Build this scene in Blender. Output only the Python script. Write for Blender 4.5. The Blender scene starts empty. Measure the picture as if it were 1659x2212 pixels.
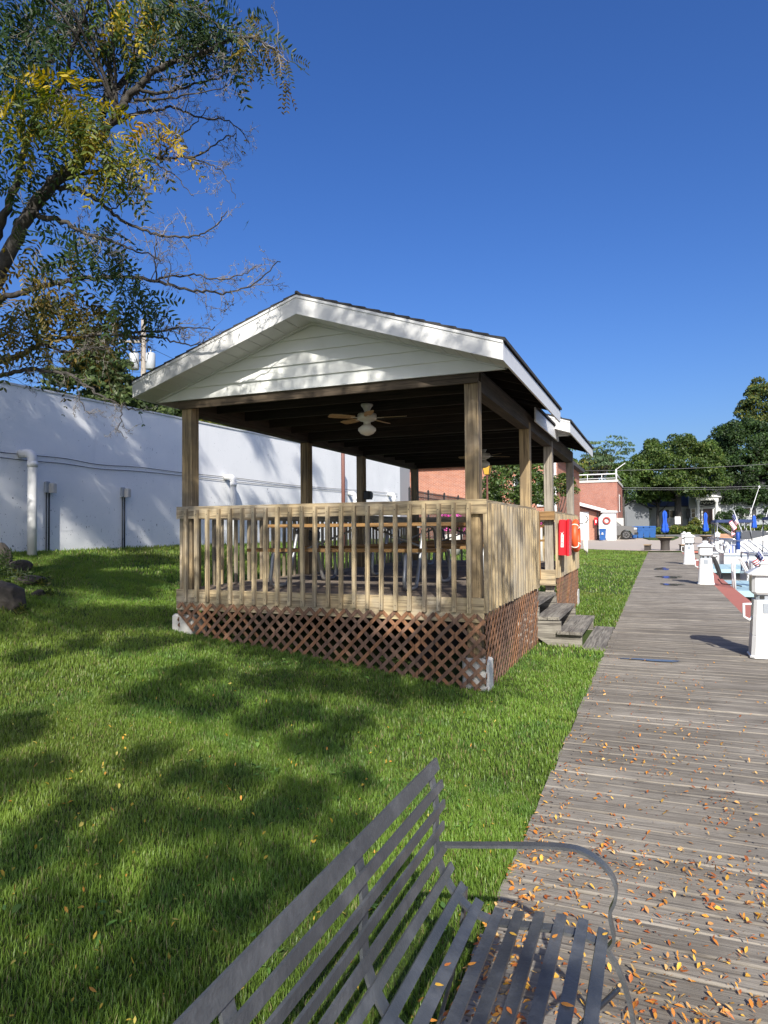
import bpy, bmesh, math, random
import numpy as np
from math import sin, cos, pi, radians, sqrt, atan2
from mathutils import Vector, Matrix
random.seed(7); RNG = np.random.default_rng(11)
SC = bpy.context.scene; COL = SC.collection

# ------------------------------------------------------------------ camera
EYE = Vector((0, 0, 1.55)); FPX = 1465.0
_a, _p, _r = radians(22.0), radians(1.6), radians(0.46)
_f0 = Vector((-sin(_a), cos(_a), 0)); _r0 = Vector((cos(_a), sin(_a), 0)); _u0 = Vector((0, 0, 1))
FW = _f0*cos(_p)+_u0*sin(_p); _u1 = _u0*cos(_p)-_f0*sin(_p)
RT = _r0*cos(_r)-_u1*sin(_r); UP = _u1*cos(_r)+_r0*sin(_r)
cd = bpy.data.cameras.new('camera'); cam = bpy.data.objects.new('camera', cd); COL.objects.link(cam)
m = Matrix((RT, UP, -FW)).transposed().to_4x4(); m.translation = EYE; cam.matrix_world = m
cd.sensor_fit = 'VERTICAL'; cd.sensor_height = 36; cd.lens = FPX/2212*36; cd.clip_end = 3000; cd.clip_start = 0.05
SC.camera = cam
def ray(x, y): return FW + RT*((x-829.5)/FPX) - UP*((y-1106)/FPX)
def at_d(x, y, d): return EYE + ray(x, y)*d
def at_y(x, y, Y): r = ray(x, y); return EYE + r*(Y/r.y)
def at_x(x, y, X): r = ray(x, y); return EYE + r*(X/r.x)
def at_z(x, y, z): r = ray(x, y); return EYE + r*((z-EYE.z)/r.z)

# ------------------------------------------------------------------ light
SUN_EL = radians(34.5); SUN_AZ = Vector((0.40, -0.917, 0)).normalized()
sdir = Vector((SUN_AZ.x*cos(SUN_EL), SUN_AZ.y*cos(SUN_EL), sin(SUN_EL)))
sl = bpy.data.lights.new('sun', 'SUN'); sl.energy = 4.9; sl.angle = radians(0.53); sl.color = (1.0, 0.95, 0.86)
so = bpy.data.objects.new('sun', sl); COL.objects.link(so); so.rotation_euler = sdir.to_track_quat('Z', 'Y').to_euler()
W = bpy.data.worlds.new('World'); SC.world = W; W.use_nodes = True
wn = W.node_tree.nodes; wn.clear()
sky = wn.new('ShaderNodeTexSky'); sky.sky_type = 'NISHITA'; sky.sun_disc = False
sky.sun_elevation = SUN_EL; sky.sun_rotation = atan2(SUN_AZ.x, SUN_AZ.y)
sky.altitude = 100; sky.air_density = 1.0; sky.dust_density = 3.0; sky.ozone_density = 6.0
bg = wn.new('ShaderNodeBackground'); bg.inputs[1].default_value = 0.12
wo = wn.new('ShaderNodeOutputWorld')
hsv = wn.new('ShaderNodeHueSaturation'); hsv.inputs['Saturation'].default_value = 1.2; hsv.inputs['Hue'].default_value = .513
W.node_tree.links.new(sky.outputs[0], hsv.inputs['Color']); W.node_tree.links.new(hsv.outputs[0], bg.inputs[0]); W.node_tree.links.new(bg.outputs[0], wo.inputs[0])
SC.view_settings.view_transform = 'Standard'; SC.view_settings.look = 'None'
SC.view_settings.exposure = 0.50; SC.view_settings.gamma = 1.0
SC.cycles.max_bounces = 8; SC.cycles.transparent_max_bounces = 8; SC.cycles.use_denoising = True

# ------------------------------------------------------------------ materials
class NT:
    def __init__(s, name):
        s.m = bpy.data.materials.new(name); s.m.use_nodes = True; s.t = s.m.node_tree; s.n = s.t.nodes; s.n.clear()
        s.o = s.n.new('ShaderNodeOutputMaterial')
    def N(s, t, **k):
        n = s.n.new(t)
        for a, v in k.items(): setattr(n, a, v)
        return n
    def L(s, a, b): s.t.links.new(a, b)
    def mix(s, fac, a, b, mode='MIX'):
        n = s.N('ShaderNodeMix', data_type='RGBA', blend_type=mode)
        for sock, v in ((n.inputs[0], fac), (n.inputs[6], a), (n.inputs[7], b)):
            if hasattr(v, 'is_output'): s.L(v, sock)
            elif isinstance(v, (int, float)): sock.default_value = v
            else: sock.default_value = (*v[:3], 1)
        return n.outputs[2]
    def math(s, op, a, b=0.0, c=0.0, clamp=False):
        n = s.N('ShaderNodeMath', operation=op, use_clamp=clamp)
        for i, v in enumerate((a, b, c)):
            if hasattr(v, 'is_output'): s.L(v, n.inputs[i])
            else: n.inputs[i].default_value = v
        return n.outputs[0]
    def noise(s, vec, scale, detail=5, rough=.55, dist=0):
        n = s.N('ShaderNodeTexNoise'); n.inputs['Scale'].default_value = scale; n.inputs['Detail'].default_value = detail
        n.inputs['Roughness'].default_value = rough; n.inputs['Distortion'].default_value = dist
        if vec is not None: s.L(vec, n.inputs['Vector'])
        return n.outputs[0]
    def ramp(s, fac, a, b):
        n = s.N('ShaderNodeMapRange', interpolation_type='SMOOTHSTEP'); s.L(fac, n.inputs[0])
        n.inputs[1].default_value = a; n.inputs[2].default_value = b; return n.outputs[0]
    def coord(s, scale=(1, 1, 1), island=False):
        tc = s.N('ShaderNodeTexCoord'); mp = s.N('ShaderNodeMapping'); s.L(tc.outputs['Object'], mp.inputs[0]); mp.inputs[3].default_value = scale
        if island:
            g = s.N('ShaderNodeNewGeometry'); c = s.N('ShaderNodeCombineXYZ')
            for i in range(3):
                s.L(s.math('MULTIPLY', g.outputs['Random Per Island'], 37.0+13*i), c.inputs[i])
            s.L(c.outputs[0], mp.inputs[1]); s.rand = g.outputs['Random Per Island']
        return mp.outputs[0]
    def finish(s, col, rough=.6, metal=0, bump=None, bstr=.3, bdist=.01, spec=.5, coat=0, trans=0):
        b = s.N('ShaderNodeBsdfPrincipled')
        for nm, v in (('Base Color', col), ('Roughness', rough), ('Metallic', metal), ('Specular IOR Level', spec), ('Coat Weight', coat), ('Transmission Weight', trans)):
            if hasattr(v, 'is_output'): s.L(v, b.inputs[nm])
            elif isinstance(v, (int, float)): b.inputs[nm].default_value = v
            else: b.inputs[nm].default_value = (*v[:3], 1)
        if bump is not None:
            bn = s.N('ShaderNodeBump'); bn.inputs['Strength'].default_value = bstr; bn.inputs['Distance'].default_value = bdist
            s.L(bump, bn.inputs['Height']); s.L(bn.outputs[0], b.inputs['Normal'])
        s.bsdf = b; s.L(b.outputs[0], s.o.inputs[0]); return s.m

def paint(name, c, rough=.5, metal=0, var=.12, scale=4, bump=0, spec=.5, c2=None, wear=(.55, .8)):
    t = NT(name); v = t.coord(); n = t.noise(v, scale, 6, .6)
    dark = c2 or tuple(x*(1-var*3) for x in c)
    n2 = t.noise(v, scale*9, 4, .6)
    col = t.mix(t.ramp(n, *wear), c, dark)
    col = t.mix(t.math('MULTIPLY', n2, var), col, tuple(x*.45 for x in c))
    return t.finish(col, rough, metal, n2 if bump else None, bump, .004, spec)

def wood(name, axis, c1, c2, c3, island=.35, fine=70, rough=.8, knots=True, bump=.5):
    """grain runs along axis; c1 main, c2 dark grain, c3 weathered patches"""
    t = NT(name); sc = [fine]*3; sc[axis] = fine*.035
    v = t.coord(tuple(sc), island=True); r = t.rand
    g = t.noise(v, 1.0, 4, .6, .4)
    sc2 = [16]*3; sc2[axis] = .9
    v2 = t.coord(tuple(sc2), island=True); g2 = t.noise(v2, 1.0, 3, .5, 1.2)
    v3 = t.coord((1.3, 1.3, 1.3), island=True); w = t.noise(v3, 1.0, 5, .65)
    col = t.mix(t.ramp(w, .38, .66), c1, c3)
    col = t.mix(t.math('MULTIPLY', t.ramp(g2, .46, .62), .55), col, c2)
    col = t.mix(t.math('MULTIPLY', t.ramp(g, .50, .66), .72), col, tuple(x*.6 for x in c2))
    hv = t.N('ShaderNodeHueSaturation'); t.L(col, hv.inputs['Color'])
    t.L(t.math('MULTIPLY_ADD', r, island*2, 1-island), hv.inputs['Value'])
    t.L(t.math('MULTIPLY_ADD', r, .3, .85), hv.inputs['Saturation'])
    return t.finish(hv.outputs[0], rough, 0, t.math('ADD', g, g2), bump, .004, .3)

YW = ((.44, .345, .205), (.13, .095, .06), (.29, .255, .20))
MT = {}
for ax, nm in ((0, 'x'), (1, 'y'), (2, 'z')):
    MT['pine_'+nm] = wood('weathered_pine_'+nm, ax, *YW)
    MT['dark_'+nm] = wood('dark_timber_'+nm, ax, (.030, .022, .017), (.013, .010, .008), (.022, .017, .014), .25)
    MT['step_'+nm] = wood('grey_step_timber_'+nm, ax, (.27, .25, .21), (.075, .065, .055), (.17, .155, .135), .22)
    MT['orange_'+nm] = wood('stained_pine_'+nm, ax, (.31, .18, .072), (.13, .072, .03), (.23, .145, .075), .2)
MT['beam_x'] = wood('weathered_beam_x', 0, (.10, .075, .05), (.04, .03, .022), (.07, .055, .04), .2)
MT['beam_y'] = wood('weathered_beam_y', 1, (.08, .06, .042), (.034, .026, .019), (.058, .046, .035), .2)
MT['post'] = wood('post_timber', 2, (.36, .265, .145), (.10, .07, .042), (.19, .155, .11), .22, fine=45)
MT['post_grey'] = wood('grey_post_timber', 2, (.34, .30, .245), (.14, .12, .095), (.25, .225, .19), .15, fine=45)
MT['lattice'] = wood('brown_lattice', 2, (.25, .135, .08), (.12, .065, .04), (.19, .11, .072), .25, fine=30, bump=.2)
MT['deck'] = wood('deck_board', 0, (.27, .215, .165), (.10, .08, .06), (.19, .155, .125), .25)

def boardwalk_mat():
    t = NT('boardwalk_grey_timber')
    v = t.coord((2.2, 75, 40), island=True); r = t.rand
    g = t.noise(v, 1.0, 5, .65, .5)
    v2 = t.coord((.8, 22, 20), island=True); g2 = t.noise(v2, 1.0, 4, .6, .8)
    v3 = t.coord((.7, .7, .7)); w = t.noise(v3, 1.0, 5, .6)
    v4 = t.coord((5, 5, 5)); w4 = t.noise(v4, 1.0, 5, .6)
    col = t.mix(t.ramp(w, .4, .62), (.275, .248, .208), (.20, .179, .149))
    col = t.mix(t.math('MULTIPLY', t.ramp(w4, .42, .7), .45), col, (.15, .132, .108))
    col = t.mix(t.math('MULTIPLY', t.ramp(g2, .44, .64), .5), col, (.13, .112, .092))
    col = t.mix(t.math('MULTIPLY', t.ramp(g, .5, .68), .75), col, (.055, .047, .040))
    hv = t.N('ShaderNodeHueSaturation'); t.L(col, hv.inputs['Color'])
    t.L(t.math('MULTIPLY_ADD', r, .34, .84), hv.inputs['Value'])
    return t.finish(hv.outputs[0], .9, 0, t.math('ADD', g, g2), .6, .006, .15)
MT['boardwalk'] = boardwalk_mat()

def wall_mat():
    t = NT('white_painted_render'); v = t.coord(); n = t.noise(v, .8, 6, .6); n2 = t.noise(v, 14, 5, .6)
    vs = t.coord((1, 1.5, .25)); st = t.noise(vs, 2.2, 5, .65)
    col = t.mix(t.ramp(n, .4, .75), (.81, .815, .82), (.73, .74, .75))
    col = t.mix(t.math('MULTIPLY', t.ramp(st, .55, .8), .35), col, (.60, .62, .64))
    # chips: small dark flakes, denser in the lower band
    vc = t.coord((1, 9, 5)); ch = t.noise(vc, 2.4, 3, .6, 1.5); big = t.noise(v, 1.1, 2, .5)
    sx = t.N('ShaderNodeSeparateXYZ'); t.L(v, sx.inputs[0])
    low = t.math('SUBTRACT', 1.0, t.ramp(sx.outputs[2], 1.5, 2.6))
    thr = t.math('ADD', t.math('MULTIPLY', low, .045), t.math('MULTIPLY', t.ramp(big, .4, .7), .05))
    chip = t.ramp(t.math('ADD', ch, thr), .715, .735)
    col = t.mix(chip, col, (.10, .11, .13))
    return t.finish(col, .75, 0, n2, .25, .006, .3)
MT['wall'] = wall_mat()

def brick_mat(name, plane, c1, c2, mortar=(.42, .38, .34), s=1.0):
    t = NT(name); tc = t.N('ShaderNodeTexCoord'); sp = t.N('ShaderNodeSeparateXYZ'); t.L(tc.outputs['Object'], sp.inputs[0])
    cb = t.N('ShaderNodeCombineXYZ'); t.L(sp.outputs[0 if plane == 'x' else 1], cb.inputs[0]); t.L(sp.outputs[2], cb.inputs[1])
    b = t.N('ShaderNodeTexBrick'); t.L(cb.outputs[0], b.inputs[0]); b.inputs['Scale'].default_value = s
    b.inputs['Color1'].default_value = (*c1, 1); b.inputs['Color2'].default_value = (*c2, 1); b.inputs['Mortar'].default_value = (*mortar, 1)
    b.inputs['Brick Width'].default_value = .215; b.inputs['Row Height'].default_value = .075; b.inputs['Mortar Size'].default_value = .008
    n = t.noise(tc.outputs['Object'], .9, 6, .65)
    col = t.mix(t.math('MULTIPLY', t.ramp(n, .45, .75), .4), b.outputs[0], tuple(x*.5 for x in c1))
    return t.finish(col, .85, 0, b.outputs[1], -.3, .01, .25)
RED1, RED2 = (.36, .105, .055), (.27, .075, .045)
MT['brick_x'] = brick_mat('red_brick_front', 'x', RED1, RED2)
MT['brick_y'] = brick_mat('red_brick_side', 'y', RED1, RED2)
MT['brick_old'] = brick_mat('orange_red_brick', 'x', (.46, .17, .09), (.36, .12, .065))
MT['brick_old_y'] = brick_mat('orange_red_brick_side', 'y', (.46, .17, .09), (.36, .12, .065))

MT['white'] = paint('white_painted_trim', (.64, .64, .63), .45, var=.06, scale=1.6, c2=(.54, .55, .55))
MT['vinyl'] = paint('white_vinyl_siding', (.72, .73, .70), .4, var=.05, scale=1.1, c2=(.62, .63, .61), wear=(.5, .8))
MT['soffit'] = paint('pale_soffit_panel', (.62, .62, .60), .5, var=.06, scale=2)
MT['shingle'] = paint('black_shingle', (.035, .034, .034), .9, var=.2, scale=6, bump=.5)
MT['concrete'] = paint('pale_concrete', (.52, .50, .46), .9, var=.12, scale=5, bump=.5)
MT['plaza'] = paint('plaza_concrete', (.44, .375, .305), .9, var=.1, scale=.5, bump=.2, c2=(.36, .31, .25))
MT['road'] = paint('road_asphalt', (.16, .155, .15), .9, var=.1, scale=.4)
MT['red_edge'] = paint('red_dock_edge', (.40, .135, .095), .75, var=.1, scale=3, bump=.3)
MT['bench'] = paint('dark_bench_paint', (.064, .069, .074), .36, var=.25, scale=9, bump=.55, c2=(.115, .12, .125), wear=(.42, .72))
MT['plastic_white'] = paint('white_plastic', (.68, .68, .67), .35, var=.04, scale=3)
MT['plastic_grey'] = paint('grey_meter', (.30, .33, .36), .3, var=.05)
MT['black'] = paint('black_plastic', (.02, .02, .02), .45, var=.1)
MT['rubber'] = paint('black_rubber', (.022, .022, .022), .75, var=.1)
MT['galv'] = paint('galvanised_tube', (.36, .37, .38), .5, .75, var=.1, scale=7)
MT['iron'] = paint('dark_iron', (.03, .03, .032), .5, .3, var=.1)
MT['rust'] = paint('brown_painted_steel', (.17, .070, .052), .6, var=.1)
MT['redbox'] = paint('red_moulded_plastic', (.62, .018, .028), .35, var=.05, scale=3)
MT['orange'] = paint('orange_ring_vinyl', (.80, .10, .025), .5, var=.06, scale=4)
MT['ringred'] = paint('faded_red_ring', (.35, .06, .045), .5, var=.06, scale=4)
MT['rope'] = paint('white_rope', (.70, .68, .60), .9, var=.15, scale=30, bump=.5)
MT['blue_bin'] = paint('blue_bin_plastic', (.022, .10, .31), .45, var=.05, scale=3)
MT['umbrella'] = paint('blue_canvas', (.012, .085, .50), .85, var=.08, scale=5)
MT['spool'] = paint('weathered_table_top', (.33, .24, .15), .8, var=.15, scale=4)
MT['spool_dark'] = paint('dark_stained_wood', (.05, .042, .036), .8, var=.12, scale=4)
MT['fan_body'] = paint('ivory_fan_enamel', (.62, .59, .52), .35, var=.05)
MT['fan_blade'] = wood('pale_fan_blade', 0, (.50, .36, .22), (.36, .25, .14), (.46, .34, .21), .1, bump=.1)
MT['globe'] = paint('opal_glass', (.72, .70, .64), .15, var=.02)
MT['lamp_glass'] = paint('amber_lamp_glass', (.62, .36, .06), .25, var=.05)
MT['truck'] = paint('grey_truck_paint', (.17, .165, .16), .3, .25, var=.05)
MT['chrome'] = paint('bright_metal', (.62, .62, .62), .22, .9, var=.05)
MT['headlight'] = paint('clear_lamp', (.60, .62, .62), .12, .2, var=.03)
MT['glass'] = paint('dark_window_glass', (.025, .03, .035), .08, var=.02)
MT['rock'] = paint('brown_boulder', (.060, .050, .040), .9, var=.2, scale=3.5, bump=1.0, c2=(.028, .024, .020), wear=(.45, .65))
MT['bark'] = paint('grey_bark', (.062, .055, .049), .9, var=.2, scale=14, bump=1.0, c2=(.028, .024, .021), wear=(.42, .62))
MT['bark_pale'] = paint('pale_twig_bark', (.25, .225, .20), .85, var=.15, scale=14, bump=.5, c2=(.13, .11, .095), wear=(.45, .7))
MT['pole'] = paint('pole_timber', (.30, .265, .225), .85, var=.12, scale=2)
MT['transformer'] = paint('transformer_enamel', (.40, .42, .43), .45, var=.05)
MT['house_white'] = paint('white_clapboard', (.30, .32, .34), .6, var=.06, scale=.6)  # white siding greyed in its colour to stand in for tree shade
MT['house_grey'] = paint('grey_clapboard', (.17, .18, .195), .7, var=.06, scale=.6)  # grey siding lowered further, tree shade put into the colour
MT['roof_dark'] = paint('dark_slate_roof', (.055, .055, .06), .85, var=.1, scale=.8)
MT['roof_pale'] = paint('pale_grey_roof', (.33, .33, .325), .85, var=.08, scale=1)
MT['shutter'] = paint('black_shutter', (.02, .022, .026), .6, var=.05)
MT['door_dark'] = paint('dark_red_door', (.055, .022, .02), .4, var=.05)
MT['dock_blue'] = paint('pale_blue_dock_paint', (.36, .52, .56), .6, var=.08, scale=2.5)
MT['dock_side'] = paint('weathered_dock_side', (.22, .21, .19), .85, var=.15, scale=2.5)
MT['gel'] = paint('white_gelcoat', (.68, .68, .67), .15, var=.02, scale=1)
MT['boat_blue'] = paint('navy_canvas', (.02, .035, .10), .7, var=.08, scale=3)
MT['pile_blue'] = paint('blue_painted_piling', (.012, .06, .30), .5, var=.08)
MT['dirt'] = paint('dark_soil', (.022, .017, .013), .95, var=.2, scale=8, bump=.8)  # near-black colour standing in for the shade below the deck
MT['flag_red'] = paint('flag_red_cloth', (.45, .02, .03), .85, var=.04)
MT['flag_white'] = paint('flag_white_cloth', (.78, .78, .77), .85, var=.03)
MT['flag_blue'] = paint('flag_blue_cloth', (.015, .025, .12), .85, var=.04)
MT['terracotta'] = paint('tan_bench_slat', (.45, .25, .14), .7, var=.1)
MT['wire'] = paint('wire_black', (.03, .03, .03), .6)
MT['wire_pale'] = paint('wire_grey', (.22, .22, .22), .5)

def stripe_mat():
    t = NT('blue_striped_canvas'); v = t.coord(); s = t.N('ShaderNodeSeparateXYZ'); t.L(v, s.inputs[0])
    f = t.math('FRACT', t.math('MULTIPLY', s.outputs[0], 7.0)); k = t.ramp(f, .55, .6)
    return t.finish(t.mix(k, (.78, .78, .78), (.04, .07, .28)), .8)
MT['stripe'] = stripe_mat()

def ground_mat():
    t = NT('lawn_soil'); v = t.coord(); n = t.noise(v, 1.3, 6, .65); n2 = t.noise(v, 40, 4, .6)
    col = t.mix(t.ramp(n, .35, .7), (.050, .085, .018), (.065, .10, .022))
    col = t.mix(t.math('MULTIPLY', t.ramp(n2, .4, .7), .6), col, (.040, .038, .020))
    return t.finish(col, .95, 0, n2, .8, .02, .2)
MT['lawn'] = ground_mat()

def leafy(name, trans=.35, rough=.5, spec=.35, tint=(1, 1, 1)):
    t = NT(name); a = t.N('ShaderNodeAttribute', attribute_name='Col')
    g = t.N('ShaderNodeBsdfPrincipled'); g.inputs['Roughness'].default_value = rough; g.inputs['Specular IOR Level'].default_value = spec
    t.L(a.outputs[0], g.inputs['Base Color'])
    tr = t.N('ShaderNodeBsdfTranslucent'); hs = t.N('ShaderNodeHueSaturation'); hs.inputs['Saturation'].default_value = 1.15; hs.inputs['Value'].default_value = 1.5
    t.L(a.outputs[0], hs.inputs['Color']); t.L(hs.outputs[0], tr.inputs[0])
    mx = t.N('ShaderNodeMixShader'); mx.inputs[0].default_value = trans
    t.L(g.outputs[0], mx.inputs[1]); t.L(tr.outputs[0], mx.inputs[2]); t.L(mx.outputs[0], t.o.inputs[0]); return t.m
MT['leaf'] = leafy('leaf'); MT['grass'] = leafy('grass_blade', .36, .42, .4); MT['dryleaf'] = leafy('dry_leaf', .2, .6, .3)

def water_mat():
    t = NT('harbour_water'); v = t.coord((1, 2.2, 1)); n = t.noise(v, 1.6, 5, .6, .6)
    return t.finish((.012, .022, .024), .04, 0, n, .5, .12, .6)
MT['water'] = water_mat()
def puddle_mat():
    t = NT('puddle_water'); return t.finish((.10, .09, .08), .12, 0, None, 0, 0, .5)
MT['puddle'] = puddle_mat()

# ------------------------------------------------------------------ mesh helpers
def link(o, parent=None):
    COL.objects.link(o)
    if parent is not None: o.parent = parent
    return o
def tag(o, label=None, cat=None, group=None, kind=None):
    if label: o['label'] = label
    if cat: o['category'] = cat
    if group: o['group'] = group
    if kind: o['kind'] = kind
    return o
def thing(name, loc, label, cat, group=None, rz=0):
    o = bpy.data.objects.new(name, None); link(o); o.location = loc; o.rotation_euler = (0, 0, rz)
    o.empty_display_size = .2
    return tag(o, label, cat, group)
class MB:
    def __init__(s): s.v = []; s.f = []; s.mi = []; s.sm = []
    def add(s, vs, fs, mi=0, smooth=False):
        b = len(s.v); s.v += [tuple(v) for v in vs]
        for f in fs: s.f.append([b+i for i in f]); s.mi.append(mi); s.sm.append(smooth)
        return s
    def box(s, lo, hi, mi=0):
        x0, y0, z0 = lo; x1, y1, z1 = hi
        return s.add([(x0, y0, z0), (x1, y0, z0), (x1, y1, z0), (x0, y1, z0), (x0, y0, z1), (x1, y0, z1), (x1, y1, z1), (x0, y1, z1)],
                     [(3, 2, 1, 0), (4, 5, 6, 7), (0, 1, 5, 4), (1, 2, 6, 5), (2, 3, 7, 6), (3, 0, 4, 7)], mi)
    def cbox(s, c, sz, mi=0): return s.box([c[i]-sz[i]/2 for i in range(3)], [c[i]+sz[i]/2 for i in range(3)], mi)
    def rbox(s, lo, hi, r=.01, mi=0):
        """box with bevelled vertical and top edges"""
        x0, y0, z0 = lo; x1, y1, z1 = hi
        def ring(z, e):
            a, b, c, d = x0+e, x1-e, y0+e, y1-e; q = r
            return [(a+q, c, z), (b-q, c, z), (b, c+q, z), (b, d-q, z), (b-q, d, z), (a+q, d, z), (a, d-q, z), (a, c+q, z)]
        rings = [ring(z0, 0), ring(z1-r, 0), ring(z1, r*.8)]
        return s.rings(rings, mi, True, True, False)
    def rings(s, rings, mi=0, cap0=True, cap1=True, smooth=True):
        n = len(rings[0]); vs = [p for r in rings for p in r]; fs = []
        for i in range(len(rings)-1):
            for j in range(n):
                k = (j+1) % n; fs.append((i*n+j, i*n+k, (i+1)*n+k, (i+1)*n+j))
        b = len(s.v); s.add(vs, fs, mi, smooth)
        if cap0: s.f.append([b+j for j in reversed(range(n))]); s.mi.append(mi); s.sm.append(False)
        if cap1: s.f.append([b+(len(rings)-1)*n+j for j in range(n)]); s.mi.append(mi); s.sm.append(False)
        return s
    def bar(s, p, q, w, h, up=(0, 0, 1), mi=0):
        p = Vector(p); q = Vector(q); d = (q-p).normalized(); u = Vector(up)
        if abs(d.dot(u)) > .99: u = Vector((0, 1, 0))
        r = d.cross(u).normalized(); u = r.cross(d).normalized()
        R = lambda c: [c-r*w/2-u*h/2, c+r*w/2-u*h/2, c+r*w/2+u*h/2, c-r*w/2+u*h/2]
        return s.rings([R(p), R(q)], mi, True, True, False)
    def tube(s, pts, rad, n=8, mi=0, caps=True, closed=False):
        pts = [Vector(p) for p in pts]; rs = rad if isinstance(rad, (list, tuple)) else [rad]*len(pts)
        rings = []; N = len(pts); u = None
        for i, p in enumerate(pts):
            if closed: d = pts[(i+1) % N]-pts[i-1]
            else: d = pts[min(i+1, N-1)]-pts[max(i-1, 0)]
            d = d.normalized() if d.length > 1e-9 else Vector((0, 0, 1))
            if u is None: u = Vector((0, 0, 1)) if abs(d.z) < .9 else Vector((1, 0, 0))
            r = d.cross(u); 
            if r.length < 1e-6: r = d.orthogonal()
            r.normalize(); u = r.cross(d).normalized()
            rings.append([p+r*cos(2*pi*k/n)*rs[i]+u*sin(2*pi*k/n)*rs[i] for k in range(n)])
        if closed: rings.append(rings[0]); caps = False
        return s.rings(rings, mi, caps, caps, True)
    def strap(s, pts, wdir, w, t, mi=0):
        """flat bar following pts, width along wdir, thickness t"""
        pts = [Vector(p) for p in pts]; wd = Vector(wdir).normalized(); rings = []
        for i, p in enumerate(pts):
            d = (pts[min(i+1, len(pts)-1)]-pts[max(i-1, 0)]).normalized(); nn = d.cross(wd).normalized()
            rings.append([p-wd*w/2-nn*t/2, p+wd*w/2-nn*t/2, p+wd*w/2+nn*t/2, p-wd*w/2+nn*t/2])
        return s.rings(rings, mi, True, True, False)
    def lathe(s, prof, c=(0, 0, 0), n=20, mi=0, cap0=True, cap1=True, smooth=True):
        return s.rings([[(c[0]+r*cos(2*pi*k/n), c[1]+r*sin(2*pi*k/n), c[2]+z) for k in range(n)] for r, z in prof], mi, cap0, cap1, smooth)
    def prism(s, poly, vec, mi=0):
        v = Vector(vec); return s.rings([[Vector(p) for p in poly], [Vector(p)+v for p in poly]], mi, True, True, False)
    def build(s, name, mats, parent=None, fix=True):
        me = bpy.data.meshes.new(name); me.from_pydata(s.v, [], s.f)
        for mm in (mats if isinstance(mats, (list, tuple)) else [mats]): me.materials.append(MT[mm] if isinstance(mm, str) else mm)
        me.polygons.foreach_set('material_index', s.mi); me.polygons.foreach_set('use_smooth', s.sm)
        if fix:
            bm = bmesh.new(); bm.from_mesh(me); bmesh.ops.recalc_face_normals(bm, faces=bm.faces); bm.to_mesh(me); bm.free()
        me.update()
        return link(bpy.data.objects.new(name, me), parent)
def np_mesh(name, V, F, mat, cols=None, parent=None, smooth=False):
    """V (n,3); F (m,k) or list of such arrays"""
    Fs = F if isinstance(F, list) else [F]
    me = bpy.data.meshes.new(name); me.vertices.add(len(V)); me.vertices.foreach_set('co', np.asarray(V, np.float32).ravel())
    idx = np.concatenate([f.ravel() for f in Fs]).astype(np.int32)
    tot = np.concatenate([np.full(len(f), f.shape[1], np.int32) for f in Fs]); st = np.concatenate(([0], np.cumsum(tot)[:-1])).astype(np.int32)
    me.loops.add(len(idx)); me.loops.foreach_set('vertex_index', idx)
    me.polygons.add(len(tot)); me.polygons.foreach_set('loop_start', st)
    if smooth: me.polygons.foreach_set('use_smooth', np.ones(len(tot), bool))
    me.update(calc_edges=True); me.validate()
    if cols is not None:
        ca = me.color_attributes.new('Col', 'FLOAT_COLOR', 'POINT'); c4 = np.ones((len(V), 4), np.float32); c4[:, :3] = cols
        ca.data.foreach_set('color', c4.ravel())
    me.materials.append(MT[mat]); return link(bpy.data.objects.new(name, me), parent)
def copy_tree(o, parent=None, **kw):
    c = o.copy(); COL.objects.link(c)
    if parent is not None: c.parent = parent
    for ch in list(o.children): copy_tree(ch, c)
    return c
def vnoise(x, y, seed=0):
    """smooth value noise for numpy arrays"""
    r = np.random.default_rng(seed); T = r.random((64, 64)); xi = np.floor(x).astype(int); yi = np.floor(y).astype(int)
    fx = x-xi; fy = y-yi; fx = fx*fx*(3-2*fx); fy = fy*fy*(3-2*fy); g = lambda a, b: T[a % 64, b % 64]
    return (g(xi, yi)*(1-fx)+g(xi+1, yi)*fx)*(1-fy)+(g(xi, yi+1)*(1-fx)+g(xi+1, yi+1)*fx)*fy
def sstep(a, b, x): t = np.clip((np.asarray(x, float)-a)/(b-a), 0, 1); return t*t*(3-2*t)
# ------------------------------------------------------------------ the ground
WALLX = -9.6
RISE = np.array([(-500, 0), (45, 0), (50, .06), (60, .12), (72, .2), (80, .32), (90, .6), (97, .8), (110, 1.2), (125, 1.5), (300, 3.0), (900, 8)], float)
def gz(x, y):
    x = np.asarray(x, float); y = np.asarray(y, float)
    d = np.clip(-x-1.15, 0, 9.6); bank = .112*np.where(d < .4, d*d/.8, d-.2)+.082*np.clip(d-4.0, 0, 9)
    bank = bank*(1-sstep(26, 44, y))+0.02*vnoise(x*1.3+9, y*1.3+30, 3)
    z = bank+np.interp(y, RISE[:, 0], RISE[:, 1])-.04
    z = np.where((x > -.645) & (y < 48.5), -.16, z)
    z = np.where((x > 1.74) & (y < 50), -3.0, z)
    return z
def G(x, y): return float(gz(np.array([x]), np.array([y]))[0])
xs = np.concatenate((np.linspace(-700, -40, 12), np.linspace(-36, -12, 13), np.linspace(-11.5, -.7, 73), [-.65, -.64, 0, 1, 1.735, 1.745], np.linspace(3, 30, 14), np.linspace(45, 700, 12)))
ys = np.concatenate((np.linspace(-300, -10, 10), np.linspace(-8, 30, 153), np.linspace(30.5, 48, 36), [48.45, 48.55, 49.95, 50.05], np.linspace(51, 130, 80), np.linspace(140, 900, 16)))
GX, GY = np.meshgrid(xs, ys, indexing='ij'); nx, ny = GX.shape
I = np.arange(nx*ny).reshape(nx, ny)
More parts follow.
